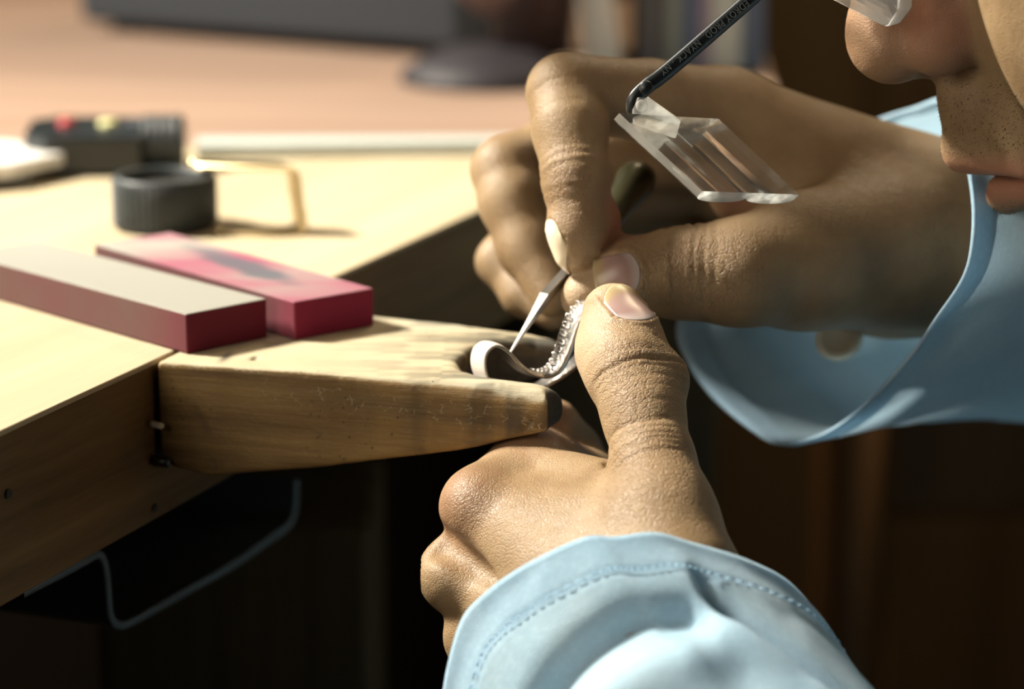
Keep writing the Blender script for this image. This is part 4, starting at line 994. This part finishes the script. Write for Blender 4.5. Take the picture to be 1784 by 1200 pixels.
gv_ = ghost('graver', at(1040, 410, 62), 'steel graver with square tapering blade held by the far hand over the ring', 'graver')
tip = at(889, 613, 61.0); knee = at(950, 517, 61.5); bk_ = at(1000, 462, 62.3)
def square_bar(P, Rw, Rt, roll):
    V = []; P = [np.asarray(q) for q in P]
    for p_, w_, t_ in zip(P, Rw, Rt):
        d_ = unit(P[-1] - P[0]); a = unit(np.cross(d_, np.array([0, -1, .25]))); b = np.cross(a, d_); a, b = a * math.cos(roll) + b * math.sin(roll), -a * math.sin(roll) + b * math.cos(roll)
        V += [p_ + a * w_ + b * t_, p_ - a * w_ + b * t_, p_ - a * w_ - b * t_, p_ + a * w_ - b * t_]
    F = [[4 * i + k_, 4 * i + (k_ + 1) % 4, 4 * i + 4 + (k_ + 1) % 4, 4 * i + 4 + k_] for i in range(len(P) - 1) for k_ in range(4)] + [[0, 1, 2, 3], [4 * len(P) - 4 + k_ for k_ in range(4)]]
    return V, F
build('blade', *square_bar([tip, tip + (knee - tip) * .5, knee, bk_, at(1060, 385, 63.5)], [.015, .05, .10, .10, .10], [.015, .055, .105, .105, .105], .65), M['steel'], gv_, smooth=False)
h0, h1 = at(1060, 385, 63.5), at(1105, 318, 64.8); hx = unit(h1 - h0); hl_ = np.linalg.norm(h1 - h0)
build('handle', *lathe([(0, -.3), (.22, -.3), (.28, 0), (.32, hl_ * .4), (.40, hl_ * .8), (.46, hl_), (.42, hl_ + .3), (.2, hl_ + .42), (0, hl_ + .45)], 32, h0, hx), mat('handle_varnish', (.03, .028, .012), .3), gv_)

# ------------------------------------------------------------------ eyeglasses with the swing-down loupe
gl = ghost('eyeglasses_loupe', hw(3.5, 2, 1.5), 'clear eyeglasses with black arm carrying a swing-down clear magnifier in front of the nose', 'eyeglasses')
A_, B_, C_, D_ = at(1079, 197, 58.4), at(1252, 207, 60.2), at(1390, 341, 60.2), at(1224, 333, 58.4)
ex = B_ - A_; ey = D_ - A_; Lx = np.linalg.norm(ex); Ly = np.linalg.norm(ey); ex = ex / Lx; ey = unit(ey); ez = unit(np.cross(ey, ex))
if ez[2] < 0: ez = -ez
nx, ny = 40, 26; V = []
def lobe(u): 
    w = (u * 2) % 1.0 if u < 1 else 1.0
    return .22 * math.sqrt(max(0, 1 - (2 * w - 1) ** 2)) if 0 < w < 1 else 0
for j in range(ny + 1):
    for i in range(nx + 1): u = i / nx; v = j / ny; V.append(A_ + ex * u * Lx + ey * v * Ly + ez * .0)
for j in range(ny + 1):
    for i in range(nx + 1):
        u = i / nx; v = j / ny; V.append(A_ + ex * u * Lx + ey * v * Ly - ez * (.20 + .7 * lobe(u)))
V = np.array(V); m_ = (nx + 1) * (ny + 1)
F = [[j * (nx + 1) + i, j * (nx + 1) + i + 1, (j + 1) * (nx + 1) + i + 1, (j + 1) * (nx + 1) + i] for j in range(ny) for i in range(nx)]
F += [[m_ + q for q in f][::-1] for f in F]
rimi = [i for i in range(nx + 1)] + [j * (nx + 1) + nx for j in range(1, ny + 1)] + [ny * (nx + 1) + i for i in range(nx - 1, -1, -1)] + [j * (nx + 1) for j in range(ny - 1, 0, -1)]
Fr = [[rimi[i], m_ + rimi[i], m_ + rimi[(i + 1) % len(rimi)], rimi[(i + 1) % len(rimi)]] for i in range(len(rimi))]
bm = fix(V, F + Fr); V2, F2 = unbm(bm)
o = build('magnifier_lens', V2, F2, [M['acrylic'], M['frost']], gl, smooth=False)
mi = []
for f in F2:
    c = V2[f].mean(0) - A_; ce = ex @ ey; a1 = c @ ex; b1 = c @ ey; v = (b1 - ce * a1) / (1 - ce * ce) / Ly; u = (a1 - ce * b1) / (1 - ce * ce) / Lx
    mi.append(1 if (u < .004 or v > .996) else 0)
for q, p_ in zip(mi, o.data.polygons): p_.material_index = q
hg = at(1118, 184, 58.9)
V, F = prism([(-.24, -.16), (-.2, .16), (.1, .22), (.95, -.0), (.95, -.42), (-.1, -.42)], -.13, .13, .05)
build('hinge_block', frame(hg, unit(at(1210, 215, 59.6) - at(1110, 180, 58.9)), unit(np.array([.25, -.1, 1])), unit(np.cross(at(1210, 215, 59.6) - at(1110, 180, 58.9), (0.25, -.1, 1))))(V), F, M['frost'], gl, smooth=False)
build('hinge_pin', *lathe([(0, .2), (.11, .2), (.13, .15), (.13, -.15), (0, -.2)], 18, hg + toc(1118, 180, 58) * .05, toc(1118, 180, 58)), M['frost'], gl)
arm = crom([at(1105, 198, 58.9), at(1106, 174, 58.8), at(1128, 150, 58.8), at(1166, 121, 58.8), at(1306, 0, 58.8), at(1480, -150, 58.6)], 6)
ra = np.full(len(arm), .165); ra[0] = .13; ra[1] = .15
build('swing_arm', *tube(arm, ra, 20, .62, up=(0, 1, 0)), M['black'], gl)
build('arm_pivot', *lathe([(0, .17), (.13, .17), (.15, .13), (.15, 0)], 20, at(1126, 153, 58.72), toc(1128, 148, 58)), M['black'], gl)
# raised lettering on the arm, upside down to the viewer
fc_ = bpy.data.curves.new('lettering', 'FONT'); fc_.body = 'EDROY PROD.  NYACK - NY'; fc_.size = .0021; fc_.extrude = .00008; fc_.align_x = 'LEFT'; fc_.align_y = 'CENTER'; fc_.space_character = 1.12
to = bpy.data.objects.new('lettering_tmp', fc_); COL.objects.link(to); bpy.context.view_layer.update()
dg = bpy.context.evaluated_depsgraph_get(); tm = bpy.data.meshes.new_from_object(to.evaluated_get(dg)); bpy.data.objects.remove(to)
TV = np.array([v.co[:] for v in tm.vertices]) * 100; TF = [list(p.vertices) for p in tm.polygons]
s0, s1 = at(1303, 3, 58.66), at(1152, 127, 58.66); xd = unit(s1 - s0); zd = toc(1230, 70, 58.6); yd = unit(np.cross(zd, xd)); zd = np.cross(xd, yd)
sx = np.linalg.norm(s1 - s0) / TV[:, 0].max()
build('raised_lettering', s0 + TV[:, :1] * sx * xd + TV[:, 1:2] * yd + TV[:, 2:] * zd + zd * .0, TF, mat('letter_plastic', (.16, .18, .185), .22), gl, smooth=False)
# the two eyeglass lenses, temples and bridge
for s_ in (-1, 1):
    L = [at(1440, -4, 59.2), at(1538, 46, 57.8), at(1546, 47, 57.6), at(1567, 20, 57.4), at(1575, -190, 57.0), at(1560, -225, 57.2), at(1425, -215, 59.6)]
    if s_ < 0: L = [q - hl * 2 * ((q - HO) @ hl) for q in L]
    nrm_ = hf
    V = [q - nrm_ * .0 for q in L] + [q - nrm_ * .28 for q in L]; m_ = len(L)
    V, F = unbm((lambda b: (bmesh.ops.bevel(b, geom=list(b.edges), offset=.05, segments=2, affect='EDGES', profile=.5), b)[1])(fix(V, [list(range(m_)), list(range(m_, 2 * m_))] + [[i, (i + 1) % m_, m_ + (i + 1) % m_, m_ + i] for i in range(m_)])))
    o = build('eyeglass_lens', V, F, [M['acrylic'], M['frost']], gl, smooth=False)
    big = sorted(o.data.polygons, key=lambda q: -q.area)[:2]
    for p_ in o.data.polygons: p_.material_index = 0 if p_.area >= big[1].area * .99 else 1
    build('temple', *tube([hw(2.2, 3.9 * s_, 3.4), hw(.5, 6.9 * s_, 4.4), hw(-4, 7.7 * s_, 5.0), hw(-8.8, 8.6 * s_, 6.6), hw(-10.6, 8.7 * s_, 6.0)], .14, 10), M['black'], gl)
build('bridge', *tube([hw(3.3, .7, 3.5), hw(3.4, 0, 3.9), hw(3.3, -.7, 3.5)], .12, 10), M['black'], gl)
build('mount_bar', *tube([at(1480, -150, 58.6), at(1455, -215, 59.3), hw(3.2, .7, 4.0)], .17, 12), M['black'], gl)
